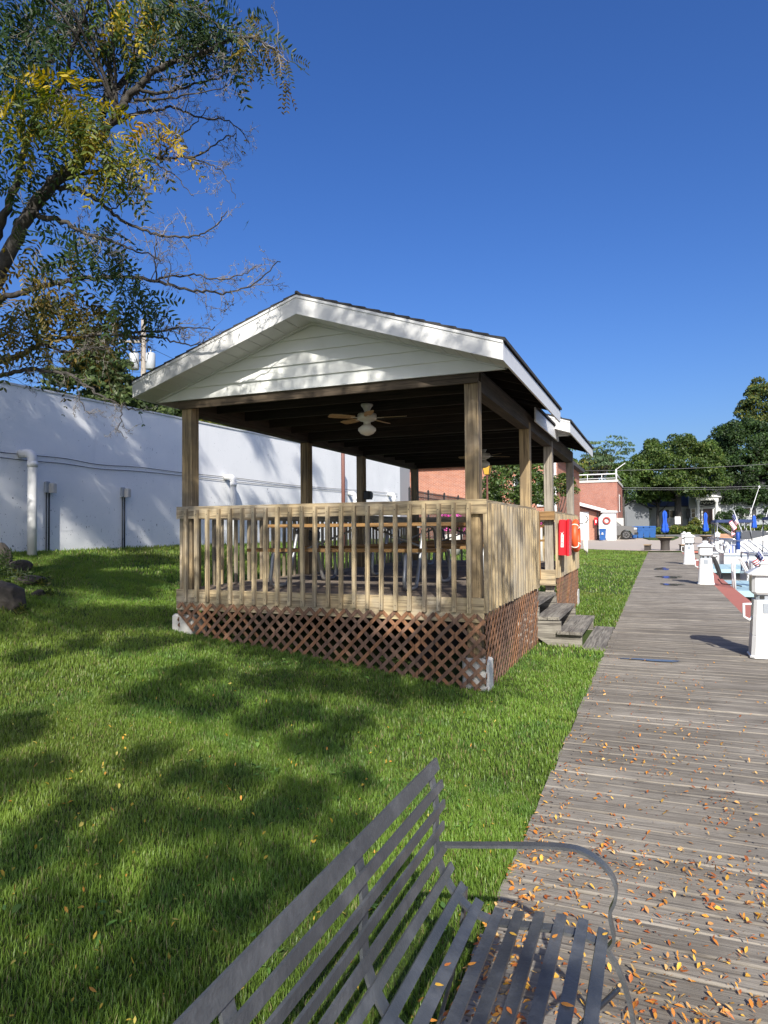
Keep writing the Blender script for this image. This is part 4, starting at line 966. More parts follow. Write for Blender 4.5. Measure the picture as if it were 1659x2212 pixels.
# ---- far trees: lobed crowns of leaf clumps
def clump_cloud(blobs, n, size, pal, seed, flat=.6):
    """blobs: list of (centre, radii); leaves in the outer shell of each"""
    r = np.random.default_rng(seed); wts = np.array([b[1][0]*b[1][1]+b[1][0]*b[1][2] for b in blobs]); wts /= wts.sum(); k = r.choice(len(blobs), n, p=wts)
    Cn = np.array([b[0] for b in blobs])[k]; Rd = np.array([b[1] for b in blobs])[k]; d = r.normal(0, 1, (n, 3)); d /= np.linalg.norm(d, axis=1, keepdims=True); d[:, 2] = np.where(d[:, 2] < -.35, -d[:, 2], d[:, 2])
    P = Cn+d*Rd*(r.uniform(.45, 1.05, n)**.6)[:, None]
    nn = d*.8+r.normal(0, .7, (n, 3)); nn /= np.linalg.norm(nn, axis=1, keepdims=True); u = np.cross(nn, r.normal(0, 1, (n, 3))); u /= np.linalg.norm(u, axis=1, keepdims=True); v = np.cross(nn, u)
    s = size*r.uniform(.5, 1.3, n); a = u*s[:, None]; b = v*(s*flat)[:, None]
    V = np.stack((P-a, P-b*.9+a*.1, P+a, P+b*.9-a*.1), 1).reshape(-1, 3); tint = r.uniform(.75, 1.25, len(blobs))[k]
    c = np.array(pal)[r.integers(0, len(pal), n)]*(tint*r.uniform(.7, 1.3, n))[:, None]*1.35
    return V, np.arange(n*4).reshape(-1, 4), np.repeat(c, 4, 0)
def lobes(c, R, nsub, sub, seed, bottom=-.5):
    r = random.Random(seed); out = [(c, tuple(x*.82 for x in R))]
    for i in range(nsub):
        th = r.uniform(0, 2*pi); z = r.uniform(bottom, 1); q = sqrt(max(0, 1-z*z)); k = r.uniform(.72, .93); s = sub*r.uniform(.6, 1.25)
        out.append(((c[0]+R[0]*q*cos(th)*k, c[1]+R[1]*q*sin(th)*k, c[2]+R[2]*z*k), (s, s, s*.8)))
    return out
GREEN = [(.040, .070, .016), (.055, .090, .020), (.070, .105, .022), (.030, .055, .014)]
DARK = [(.020, .040, .014), (.028, .052, .018), (.036, .062, .018)]
OLIVE = [(.085, .105, .022), (.11, .125, .028), (.065, .09, .02), (.15, .14, .03)]
BLUEG = [(.045, .075, .030), (.06, .095, .04), (.035, .06, .025)]
def tree(name, loc, blobs, n, size, pal, seed, label, trunk_r=.3, trunk_top=None, group=None, cat='tree', limbs=6):
    t = thing(name, loc, label, cat, group); V, Fq, C = clump_cloud(blobs, n, size, pal, seed)
    under(np_mesh('crown', V, Fq, 'leaf', C), t)
    b = MB(); zt = trunk_top or blobs[0][0][2]; rr = random.Random(seed); l = Vector(loc)
    if trunk_r > 0:
        b.tube([l+Vector((0, 0, -.3)), l.lerp(Vector(blobs[0][0]), .3)*1.0, Vector((blobs[0][0][0], blobs[0][0][1], zt))], [trunk_r, trunk_r*.8, trunk_r*.35], 8)
        for i in range(limbs):
            q = Vector(blobs[1+i*max(1, (len(blobs)-1)//max(limbs, 1)) % max(len(blobs)-1, 1)][0]) if len(blobs) > 1 else Vector(blobs[0][0]); s_ = l.lerp(Vector(blobs[0][0]), rr.uniform(.45, .8)); b.tube([s_, s_.lerp(q, .5)+Vector((0, 0, -.2)), q], [trunk_r*.4, trunk_r*.25, trunk_r*.1], 5)
        under(b.build('trunk', 'bark'), t)
    return t
# ------------------------------------------------------------------ white wall and what hangs on it
wt = lambda y: 3.94+.019*(y-7.6)
b = MB(); b.rings([[(WALLX, y, -1), (WALLX, y, wt(y)), (WALLX-.3, y, wt(y)), (WALLX-.3, y, -1)] for y in (-12, 0, 8, 14, 20, 25.5)], 0, True, True, False)
wl = b.build('boundary_wall', 'wall'); tag(wl, 'long white painted masonry wall behind the lawn', 'wall')
b = MB(); b.rings([[(WALLX+.02, y, wt(y)+.002), (WALLX+.02, y, wt(y)+.035), (WALLX-.32, y, wt(y)+.035), (WALLX-.32, y, wt(y)+.002)] for y in (-12, 25.52)], 0, True, True, False); b.build('coping', 'white', wl)
b = MB(); b.box((WALLX-.01, 4, 1.60), (WALLX+.004, 16, 1.606)); b.build('wall_joint', 'wall', wl)
def wpx(x, y, X=WALLX): return at_x(x, y, X)
def drain(px, py, r, label, so=.27):
    p = wpx(px, py); p.x = WALLX; zg = G(WALLX+so, p.y)
    t = thing('drain_pipe', (WALLX+so, p.y, zg), label, 'drain pipe', 'white drain pipes on the wall'); b = MB(); h = p.z-zg
    q = [(-so-.01, 0, h), (-so*.5, 0, h), (-so*.28, 0, h)]+[(-r*1.3+r*1.3*sin(a), 0, h-r*1.5+r*1.5*cos(a)) for a in np.linspace(.3, pi/2, 5)]+[(0, 0, h*.5), (0, 0, -.1)]
    b.tube(q, r, 14); pp = b.build('pipe', 'plastic_white', t)
    b = MB()
    for s_ in np.linspace(0, 1, 2): pass
    b.lathe([(r*1.14, 0), (r*1.14, .09)], (0, 0, h-r*1.5-.12), 14); b.build('collar', 'plastic_white', t)
drain(44, 980, .072, 'tall white drain pipe at the far left end of the wall', .27)
drain(485, 1031, .07, 'white drain pipe seen between the two left pavilion posts', .25)
drain(752, 1066, .075, 'white drain pipe right beside the brown steel pole', .25)
drain(838, 1068, .075, 'bent white drain pipe near the far end of the wall', .25)
def meter(px, py, label):
    p = wpx(px, py); t = thing('electric_meter', (WALLX, p.y, p.z), label, 'meter', 'small electric boxes on the wall')
    b = MB(); b.rbox((.0, -.08, -.10), (.05, .02, .09), .01); b.build('back_box', 'plastic_grey', t)
    b = MB(); b.rbox((.03, -.02, -.10), (.13, .09, .07), .02); b.build('cover', 'concrete', t)
    zg = G(WALLX+.05, p.y)-p.z; b = MB(); b.tube([(.035, .0, -.09), (.035, 0, zg-.05)], .014, 8); b.tube([(.025, -.045, -.09), (.025, -.045, zg-.05)], .009, 6); b.build('conduit', 'iron', t)
meter(103, 1052, 'grey electric box with conduit on the wall beside the tall left drain pipe')
meter(266, 1063, 'grey electric box with twin conduits on the wall nearer the pavilion post')
for dz, lb in ((0, 'upper sagging black cable strung along the white wall'), (-.075, 'lower sagging black cable strung along the white wall')):
    q = [(0, 976), (67, 985), (140, 992), (214, 1003), (300, 1010), (389, 1021), (520, 1034), (650, 1049), (800, 1062), (858, 1068)]
    pts = []
    for i, (x, y) in enumerate(q): p = wpx(x, y, WALLX+.02); pts.append((WALLX+.022, p.y, p.z+dz+random.uniform(-.015, .015)))
    b = MB(); b.tube(spl(pts, 4), .006, 5); tag(b.build('wall_cable', 'wire'), lb, 'cable', 'cables along the white wall')
p = at_x(742, 1172, -8.5); t = G(-8.5, p.y)
b = MB(); b.tube([(-8.5, p.y, t-.1), (-8.5, p.y, 3.0), (-8.5, p.y, 5.2)], .055, 12); b.lathe([(.11, 0), (.11, .03)], (-8.5, p.y, t+.01), 12)
tag(b.build('steel_pole', 'rust'), 'brown painted steel pole standing before the white wall behind the pavilion', 'pole')
for (x, y, X), lb in (((803, 1071, -5.0), 'black outlet box on the third left post above the rail'), ((700, 1155, -5.0), 'black outlet box on the second left post below the rail')):
    p = at_x(x, y, X); b = MB(); b.rbox((-.05, -.09, -.08), (.07, .09, .07), .02); b.box((.07, -.06, -.05), (.085, .06, .045)); o = b.build('outlet_box', 'black'); o.location = (X+.03, 11.49 if x > 760 else 9.37, p.z); tag(o, lb, 'outlet box')

# rocks and plants at the left edge
def rock(cx, cy, sx, sy, sz, seed, label, rz=0, sink=.25):
    bm = bmesh.new(); bmesh.ops.create_icosphere(bm, subdivisions=4, radius=1); r_ = random.Random(seed)
    pl = [(Vector((r_.gauss(0, 1), r_.gauss(0, 1), r_.gauss(0, .8))).normalized(), r_.uniform(.62, .92)) for _ in range(11)]
    from mathutils import noise
    for v in bm.verts:
        p = v.co.copy()
        for n_, d in pl:
            k = p.dot(n_)
            if k > d: p -= n_*(k-d)*.88
        p *= 1+.07*noise.noise(v.co*2.5+Vector((seed, 0, 0)))+.03*noise.noise(v.co*8+Vector((seed, 3, 0))); v.co = Vector((p.x*sx, p.y*sy, p.z*sz))
    me = bpy.data.meshes.new('boulder'); bm.to_mesh(me); bm.free(); me.materials.append(MT['rock'])
    o = bpy.data.objects.new('boulder', me); link(o); o.location = (cx, cy, G(cx, cy)+sz*(1-sink)-sz*.35); o.rotation_euler = (0, 0, rz); return tag(o, label, 'rock', 'boulders at the left edge of the lawn')
def gpt(x, y):
    r_ = ray(x, y)
    for i in range(100, 1400):
        p = EYE+r_*(i*.01)
        if p.z < G(p.x, p.y): break
    return p
for (x, y), s, sd, lb, rz in (((6, 1314), (.27, .25, .22), 1, 'large dark rounded boulder low at the left edge', .3), ((66, 1262), (.22, .15, .08), 2, 'flat weathered stone slab beside the large dark boulder', .5), ((46, 1232), (.17, .15, .11), 3, 'small pitted brown rock behind the flat slab', .9), ((-6, 1222), (.2, .2, .24), 4, 'upright brown rock at the very edge behind the others', .1), ((84, 1288), (.10, .08, .06), 6, 'small stone in the leaf litter in front of the slab', .7)):
    p = gpt(x, y); rock(p.x, p.y, *s, sd, lb, rz)
def strap_plant(name, px, py, n, L, w, pal, seed, label, lean=(.6, 0, .3)):
    p = gpt(px, py); r_ = np.random.default_rng(seed); t = thing(name, p, label, 'plant'); V, F, C = [], [], []
    for i in range(n):
        o = np.array(p)+r_.normal(0, .05, 3)*np.array([1, 1, .3]); d = np.array(lean)+r_.normal(0, .35, 3); d /= np.linalg.norm(d); l = L*r_.uniform(.5, 1.1); s = np.cross(d, r_.normal(0, 1, 3)); s /= np.linalg.norm(s); b0 = len(V)
        for k in range(10):
            q = o+d*l*k/10+np.array([0, 0, -.35])*(k/10)**2*l
            for sg in (-1, 1):
                a = s*sg*.8+d*.7+r_.normal(0, .2, 3); a /= np.linalg.norm(a); ll = w*8*(1-.4*k/10); nn = np.cross(a, d); nn /= np.linalg.norm(nn)+1e-6; sd_ = np.cross(a, nn)
                V += [q, q+a*ll*.5+sd_*w*.5, q+a*ll, q+a*ll*.5-sd_*w*.5]; C += [np.array(pal[r_.integers(len(pal))])*r_.uniform(.7, 1.3)]*4
    under(np_mesh('foliage', np.array(V), np.arange(len(V)).reshape(-1, 4), 'leaf', np.array(C)), t)
strap_plant('fern_shrub', -40, 1275, 30, .85, .015, DARK+GREEN, 4, 'dark narrow-leaved shrub arching in from the left edge over the rocks', (.50, .2, .85))
for (x, y), n_, lb in (((95, 1268), 7, 'dry straw tuft beside the flat slab'), ((40, 1250), 8, 'dark weedy tuft growing between the boulders'), ((110, 1290), 6, 'pale weed tuft at the lawn edge of the boulders'), ((30, 1330), 8, 'dark weedy tuft at the foot of the largest boulder')):
    strap_plant('weed_tuft', x, y, n_, .20, .010, OLIVE+DARK, x, lb, (.1, -.1, .9))
strap_plant('seedling', 56, 1225, 5, .16, .008, OLIVE, 6, 'pale spiky seedling against the base of the tall drain pipe', (.3, .1, .9))

# ------------------------------------------------------------------ beyond the wall
def roofed(name, x0, x1, y0, y1, zw, zr, wallm, roofm, label, cat='building', axis=0, over=.4, z0=-.5):
    t = thing(name, ((x0+x1)/2, y0, 0), label, cat)
    b = MB(); b.box((x0, y0, z0), (x1, y1, zw)); under(b.build('wall', wallm), t)
    b = MB(); 
    if axis == 0:   # ridge along x
        ym = (y0+y1)/2
        for sg, ye in ((1, y0-over), (-1, y1+over)):
            b.rings([[(xx, ye, zw+.01), (xx, ym, zr), (xx, ym, zr-.18), (xx, ye, zw-.12)] for xx in (x0-over, x1+over)], 0, True, True, False)
        for xx in (x0+.02, x1-.14): b.rings([[(xx+d, y0, zw), (xx+d, y1, zw), (xx+d, ym, zr-.2)] for d in (0, .12)], 1, True, True, False)
    else:
        xm = (x0+x1)/2
        for xe in (x0-over, x1+over):
            b.rings([[(xe, yy, zw+.01), (xm, yy, zr), (xm, yy, zr-.18), (xe, yy, zw-.12)] for yy in (y0-over, y1+over)], 0, True, True, False)
        for yy in (y0+.0, y1-.12): b.rings([[(x0, yy+d, zw), (x1, yy+d, zw), (xm, yy+d, zr-.2)] for d in (0, .12)], 1, True, True, False)
    under(b.build('roof', [roofm, wallm]), t); return t
p = at_d(612, 960, 34); roofed('grey_roof_shed', p.x-4.4, p.x+4.2, p.y, p.y+7, p.z-.1, p.z+1.15, 'house_white', 'roof_pale', 'low building with pale grey roof peeking over the white wall')
# brick building behind the pavilion
bx0 = at_y(672, 1000, 40).x; bx1 = at_y(1203, 1000, 40).x
t = thing('brick_building', ((bx0+bx1)/2, 40, 0), 'orange red brick building behind the pavilion and the end of the white wall', 'building')
b = MB(); b.box((bx0, 40, -.5), (bx1, 52, 5.75)); under(b.build('wall', 'brick_old'), t)
b = MB(); b.box((bx0-.2, 39.75, 5.76), (bx1+.35, 52.3, 6.0)); under(b.build('roof', 'roof_dark'), t)
b = MB(); a0 = at_y(885, 1010, 39.8); a1 = at_y(1040, 1003, 39.8); b.tube([a0, a1, a1+Vector((4, 0, .1))], .10, 8); under(b.build('pipe', 'plastic_white'), t)
b = MB(); b.tube([(bx1-.1, 39.85, 5.7), (bx1-.1, 39.85, 0)], .07, 8); under(b.build('downspout', 'plastic_white'), t)
for x in (1128, 1178):
    q = at_y(x, 1010, 39.95); b = MB(); b.box((q.x-.5, 39.9, 2.9), (q.x+.5, 39.97, 4.7)); f = under(b.build('window', 'white'), t); b = MB(); b.box((q.x-.4, 39.88, 3.0), (q.x+.4, 39.899, 4.6)); g_ = b.build('pane', 'glass'); g_.parent = f
# picket fence
t = thing('picket_fence', (-9.3, 26, G(-9.3, 26)), 'black metal picket fence continuing from the end of the white wall', 'fence')
b = MB(); zt = 3.22
for y in np.arange(25.9, 45, .115): b.box((-9.31, y-.009, 1.0), (-9.29, y+.009, zt))
for z in (1.25, zt-.28, zt-.08): b.box((-9.325, 25.8, z), (-9.275, 45, z+.03))
under(b.build('picket_panel', 'iron'), t)
for y in np.arange(25.8, 45.1, 2.4): b = MB(); b.box((-9.34, y-.035, -.1), (-9.26, y+.035, zt+.06)); b.lathe([(.05, 0), (.0, .06)], (-9.3, y, zt+.06), 8); under(b.build('post', 'iron'), t)

# utility pole with transformers
pt = at_d(310, 690, 36); bz = -.5
up_ = thing('utility_pole', (pt.x, pt.y, 0), 'grey timber utility pole with two transformers behind the white wall', 'utility pole')
def lp(o): return under(o, up_)
b = MB(); b.tube([(pt.x, pt.y, bz), (pt.x, pt.y, pt.z*.5), (pt.x, pt.y, pt.z)], [.19, .165, .13], 12); lp(b.build('pole', 'pole'))
q = at_d(305, 738, 36); d_ = (at_d(320, 738, 36)-at_d(260, 738, 36)).normalized(); b = MB(); b.bar(q-d_*1.15, q+d_*.3, .1, .12); lp(b.build('crossarm', 'pole'))
for x in (290, 325):
    q = at_d(x, 780, 35.6); b = MB(); b.lathe([(.22, -.45), (.25, -.42), (.25, .38), (.18, .44), (.05, .46)], q, 16); b.tube([q+Vector((0, 0, .44)), q+Vector((.03, 0, .62))], .04, 6); lp(b.build('transformer', 'transformer'))
def wire(pts, r_, label, m='wire', grp='power lines'):
    P_ = []
    for a, c in zip(pts[:-1], pts[1:]):
        a = Vector(a); c = Vector(c); s_ = (c-a).length*.012
        for k in range(10): P_.append(a.lerp(c, k/10)+Vector((0, 0, -s_*4*(k/10)*(1-k/10))))
    P_.append(Vector(pts[-1])); b = MB(); b.tube(P_, r_, 4); tag(b.build('power_line', m), label, 'power line', grp)
for dy, lb in ((0, 'topmost power line running past the utility pole crossarm'), (62, 'middle power line at transformer height on the utility pole'), (150, 'lowest power line passing low over the white wall')):
    wire([at_d(-120, 700+dy*.9, 48), at_d(305, 742+dy, 36), at_d(700, 905+dy*.5, 60)], .012, lb)
wire([at_d(1100, 1016, 95), at_d(1720, 998, 95)], .022, 'upper pale power line crossing before the round maple', 'wire_pale')
wire([at_d(1100, 1046, 95), at_d(1720, 1047, 95)], .026, 'lower pale power line crossing before the round maple', 'wire_pale')
wire([at_d(1100, 1049, 95), at_d(1720, 1052, 95)], .015, 'thin power line just under the lower pale one', 'wire_pale')

def dtree(name, px, py, d, rx, ry, rz, nsub, sub, n, size, pal, seed, label, tr=.3, group=None, gzv=None, cat='tree', bottom=-.5):
    c = at_d(px, py, d); z0 = G(c.x, c.y) if gzv is None else gzv; k = d/FPX
    return tree(name, (c.x, c.y, z0), lobes(tuple(c), (rx*k, ry*k, rz*k), nsub, sub*k, seed, bottom), n, size, pal, seed, label, tr, group=group, cat=cat)
TG = 'trees beyond the wall'
# spruce behind the wall, tiered
def spruce(px, ytop, ybase, d, half, seed, label):
    c = at_d(px, ytop, d); k = d/FPX; zt = c.z; zb = at_d(px, ybase, d).z; r_ = random.Random(seed); bl = []
    for i in range(120):
        t = r_.random()**.75; z = zt+(zb-zt)*t; R = half*k*(.12+.88*t)*r_.uniform(.35, 1.0); a = r_.uniform(0, 2*pi); s = half*k*.2*(.5+.6*t); bl.append(((c.x+R*cos(a), c.y+R*sin(a), z), (s*1.2, s*1.2, s*.55)))
    return tree('spruce', (c.x, c.y, 0), [((c.x, c.y, (zt+zb)/2), (half*k*.4, half*k*.4, (zt-zb)*.42))]+bl, 15000, .12, [(.045, .066, .020), (.065, .088, .026), (.032, .05, .018)], seed, label, .22, trunk_top=zt, limbs=0)
spruce(205, 718, 905, 27, 145, 4, 'broad dark spruce rising behind the white wall under the locust branches')
spruce(335, 800, 905, 31, 60, 5, 'smaller spruce behind the white wall beside the utility pole')
dtree('bushy_tree', 490, 942, 42, 105, 105, 55, 34, 24, 7000, .16, OLIVE+GREEN, 6, 'dense green tree top showing above the wall left of the grey roof', .25, TG, 0)
dtree('bushy_tree', 600, 948, 46, 60, 60, 34, 20, 18, 4000, .16, GREEN, 7, 'low green tree top just above the wall behind the grey roof', .2, TG, 0)
dtree('bushy_tree', 438, 905, 40, 22, 22, 22, 12, 9, 900, .14, [(.30, .24, .03), (.22, .2, .03), (.10, .12, .02)], 8, 'small yellowing tree top beside the left front post', .12, TG, 0)
c = at_d(1112, 1052, 22)
tree('crabapple_tree', (c.x, c.y, G(c.x, c.y)), lobes(tuple(c), (1.1, 1.0, 1.05), 34, .30, 9, -.7), 9000, .055, GREEN+[(.08, .11, .03)], 9, 'bushy small green tree beyond the pavilion beside the amber lantern', .07)
c = at_d(1205, 1062, 30); tree('crabapple_tree', (c.x, c.y, 0), lobes(tuple(c), (.8, .8, .9), 18, .3, 12, -.7), 3500, .06, OLIVE+GREEN, 12, 'smaller yellow green tree seen between the two rear right posts', .06)

# amber lantern
q = at_d(1052, 1013, 19.5); zg = G(q.x, q.y)
t = thing('garden_lamp', (q.x, q.y, zg), 'dark lamp post with amber glass lantern beside the small green tree', 'lamp post'); h = q.z-zg
b = MB(); b.lathe([(.09, 0), (.08, .12), (.035, .18), (.03, h-.2), (.05, h-.17)], n=12); b.build('post', 'rust', t)
b = MB(); b.rings([[(sx*w_, sy*w_, h+z) for sx, sy in ((-1, -1), (1, -1), (1, 1), (-1, 1))] for w_, z in ((.07, -.16), (.12, .12))], 0, True, True, False); b.build('lamp_glass', 'lamp_glass', t)
b = MB(); b.rings([[(sx*w_, sy*w_, h+z) for sx, sy in ((-1, -1), (1, -1), (1, 1), (-1, 1))] for w_, z in ((.16, .125), (.15, .15), (.05, .23), (.02, .28))], 0, True, True, False)
for sx, sy in ((-1, -1), (1, -1), (1, 1), (-1, 1)): b.bar((sx*.072, sy*.072, h-.165), (sx*.123, sy*.123, h+.125), .016, .016)
b.build('lantern_frame', 'iron', t)
# flower tubs
def flowers(px, py, d, R, seed, label):
    c = at_d(px, py, d); zg = G(c.x, c.y); t = thing('flower_tub', (c.x, c.y, zg), label, 'flower tub', 'tubs of pink flowers behind the pavilion'); h = max(c.z-zg-R*.5, .25)
    b = MB(); b.lathe([(R*.4, 0), (R*.55, h*.5), (R*.62, h), (R*.55, h), (R*.5, h-.04)], n=18); b.build('tub', 'concrete', t)
    V, Fq, C = clump_cloud(lobes((0, 0, h+R*.35), (R, R, R*.75), 16, R*.3, seed), 1500, .035, GREEN, seed); np_mesh('foliage', V, Fq, 'leaf', C, t)
    V, Fq, C = clump_cloud(lobes((0, 0, h+R*.38), (R*1.06, R*1.06, R*.82), 16, R*.3, seed), 1700, .032, [(.62, .09, .38), (.52, .05, .30), (.66, .16, .46)], seed+1, .9); np_mesh('blossom', V, Fq, 'leaf', C, t)
flowers(978, 1136, 24, .58, 31, 'mound of bright pink flowers seen through the front railing right side')
flowers(1170, 1131, 24, .30, 33, 'smaller clump of pink flowers showing beside the steps opening')

# ------------------------------------------------------------------ far side of the plaza
def gpx(x, y, d): p = at_d(x, y, d); return p
SY = 80.
def XY(x, Y=SY): return at_y(x, 1150, Y).x
def ZY(y, x=1300, Y=SY): return at_y(x, y, Y).z
# two storey brick block
x0, x1 = XY(1180, 84), XY(1335, 84); zt = ZY(1042, 1300, 84)
t = thing('brick_block', ((x0+x1)/2, 84, .3), 'flat roofed red brick block with a pipe railing along its roof', 'building')
b = MB(); b.box((x0, 84, -.5), (x1, 96, zt)); under(b.build('wall', 'brick_x'), t)
b = MB(); b.box((x0-.1, 83.9, zt+.003), (x1+.1, 96.1, zt+.28)); under(b.build('parapet', 'concrete'), t)
b = MB(); b.box((x1+.003, 87.5, ZY(1105, 1300, 84)), (x1+.06, 89.6, ZY(1066, 1300, 84))); f = under(b.build('window', 'white'), t)
b = MB(); b.box((x1+.063, 87.8, ZY(1102, 1300, 84)), (x1+.08, 89.3, ZY(1069, 1300, 84))); b.build('pane', 'glass', f)
b = MB(); zr = ZY(1024, 1300, 84)
b.tube([(x0, 84.3, zr), (x1-.1, 84.3, zr), (x1-.1, 95.5, zr)], .07, 6); b.tube([(x0, 84.3, (zr+zt)/2), (x1-.1, 84.3, (zr+zt)/2)], .03, 6)
for xx in np.linspace(x0, x1-.1, 6): b.tube([(xx, 84.3, zt), (xx, 84.3, zr)], .04, 6)
b.tube([(x1-.1, 84.3, zt), (x1-.1, 84.3, zr+.55)], .10, 6); b.tube([(x1-.1, 84.3, zr+.5), (x1+.9, 85, zr+1.3)], .045, 6); under(b.build('roof_railing', 'plastic_white'), t)
b = MB(); b.box((x1-1.2, 81.9, -.2), (x1+.7, 83.89, ZY(1119, 1340, 82))); tag(b.build('loading_ledge', 'concrete'), 'grey concrete ledge at the corner of the brick block behind the truck', 'ledge')
# lean-to with door
xl, xr = XY(1160), XY(1289); zl, zrr = ZY(1082), ZY(1101)
t = thing('brick_lean_to', ((xl+xr)/2, SY, .2), 'low brick lean-to with sloping white fascia and a white door', 'building')
b = MB(); b.rings([[(xl, yy, -.3), (xr, yy, -.3), (xr, yy, zrr-.3), (xl, yy, zl+.9)] for yy in (SY+.3, SY+3.7)], 0, True, True, False); under(b.build('wall', 'brick_old'), t)
za = zl+(zl-zrr)*.9
b = MB(); b.rings([[(xl-.5, yy, za+.45), (xr+1.1, yy, zrr-.12), (xr+1.1, yy, zrr+.0), (xl-.5, yy, za+.57)] for yy in (SY-.5, SY+3.6)], 0, True, True, False); rf = under(b.build('roof', 'roof_dark'), t)
b = MB(); b.rings([[(xl-.5, yy, za+.2), (xr+1.1, yy, zrr-.32), (xr+1.1, yy, zrr+.02), (xl-.5, yy, za+.6)] for yy in (SY-.6, SY-.51)], 0, True, True, False); b.build('fascia', 'white', rf)
xd0, xd1 = XY(1246), XY(1272); zd = ZY(1105)
b = MB(); b.box((xd0, SY+.2, -.1), (xd1, SY+.295, zd)); b.box((xd0+.2, SY+.17, .15), (xd1-.2, SY+.199, zd-.2)); f = under(b.build('door', 'white'), t)
b = MB(); b.box((xd1-.42, SY+.1, 1.25), (xd1-.3, SY+.165, 1.42)); b.build('handle', 'iron', f)
# white shed
x0, x1 = XY(1294, 79), XY(1331, 79); zs = ZY(1107, 1310, 79); w_ = x1-x0
t = thing('white_shed', ((x0+x1)/2, 79, .2), 'small white shed with slanted roof edge and a faded red life ring on its wall', 'shed')
b = MB(); b.prism([(x0, 78.9, -.2), (x1, 78.9, -.2), (x1, 78.9, zs), (x0+w_*.28, 78.9, zs), (x0, 78.9, zs-w_*.32)], (0, 1.6, 0)); under(b.build('wall', 'plastic_white'), t)
b = MB(); b.prism([(x0+w_*.12, 78.7, zs+.01), (x1+.15, 78.7, zs-.02), (x1+.15, 78.7, zs+.17), (x0+w_*.2, 78.7, zs+.24)], (0, 2.0, 0)); under(b.build('roof', 'white'), t)
b = MB(); b.box((x1-.42, 78.86, .9), (x1-.36, 78.898, 2.1)); under(b.build('vent', 'plastic_grey'), t)
q = at_y(1310.5, 1124.6, 78.8); rg = thing('life_ring', q, 'faded red life ring hanging on the white shed wall', 'life ring'); torus('ring', .33, .10, 'ringred', rg, ax='y')
q = at_y(1287.5, 1126, 79.9); fx = thing('extinguisher_cabinet', q, 'small red cabinet on the brick lean-to beside the white shed', 'fire cabinet'); b = MB(); b.rbox((-.19, -.1, -.42), (.19, .1, .42), .03); b.build('cabinet_body', 'redbox', fx); b = MB(); b.box((-.07, -.115, -.2), (.07, -.103, .15)); b.build('label', 'plastic_white', fx)
# bins
def bin_(px, Y, label, s=1.0, mark=False):
    x = XY(px, Y); t = thing('recycling_bin', (x, Y, G(x, Y)+.05), label, 'recycling bin', 'blue recycling bins')
    b = MB(); n4 = lambda w_, d_, z: [(-w_, -d_, z), (w_, -d_, z), (w_, d_, z), (-w_, d_, z)]
    b.rings([n4(.25*s, .28*s, .06), n4(.31*s, .38*s, 1.06*s), n4(.33*s, .40*s, 1.07*s), n4(.33*s, .40*s, 1.13*s)], 0, True, True, False); bd = b.build('bin_body', 'blue_bin', t)
    b = MB(); b.rings([n4(.34*s, .43*s, 1.135*s), n4(.34*s, .43*s, 1.18*s), n4(.27*s, .34*s, 1.25*s)], 0, True, True, False); b.tube([(-.3*s, .46*s, 1.15*s), (.3*s, .46*s, 1.15*s)], .025, 6); b.build('lid', 'blue_bin', t)
    for sx in (-1, 1):
        b = MB(); b.rings([[(sx*.30*s+d, .30*s+.13*cos(a), .13+.13*sin(a)) for a in np.linspace(0, 2*pi, 13)[:-1]] for d in (-.03, .03)], 0, True, True, False); b.build('wheel', 'rubber', t)
    b = MB(); b.box((-.2*s, -.398*s, .86*s), (.2*s, -.375*s, .93*s)); b.build('grip_bar', 'blue_bin', bd)
    if mark:
        b = MB(); b.rings([[(.09*cos(a), -.405*s+d, .80+.09*sin(a)) for a in np.linspace(0, 2*pi, 17)[:-1]] for d in (-.012, .03)], 0, True, True, False); b.box((-.15, -.417*s, .66), (.15, -.37*s, .70)); b.build('emblem', 'plastic_white', bd)
    return t
bin_(1302, 77.6, 'single blue recycling bin with a white emblem in front of the white shed', 1.05, True)
for px, lb in ((1371, 'blue bin half hidden behind the truck nose'), (1384, 'second blue bin right of the grey truck'), (1397, 'third blue bin right of the grey truck, between two others'), (1410, 'rightmost blue bin of the row beside the grass island')): bin_(px, 84.5, lb, 1.12)
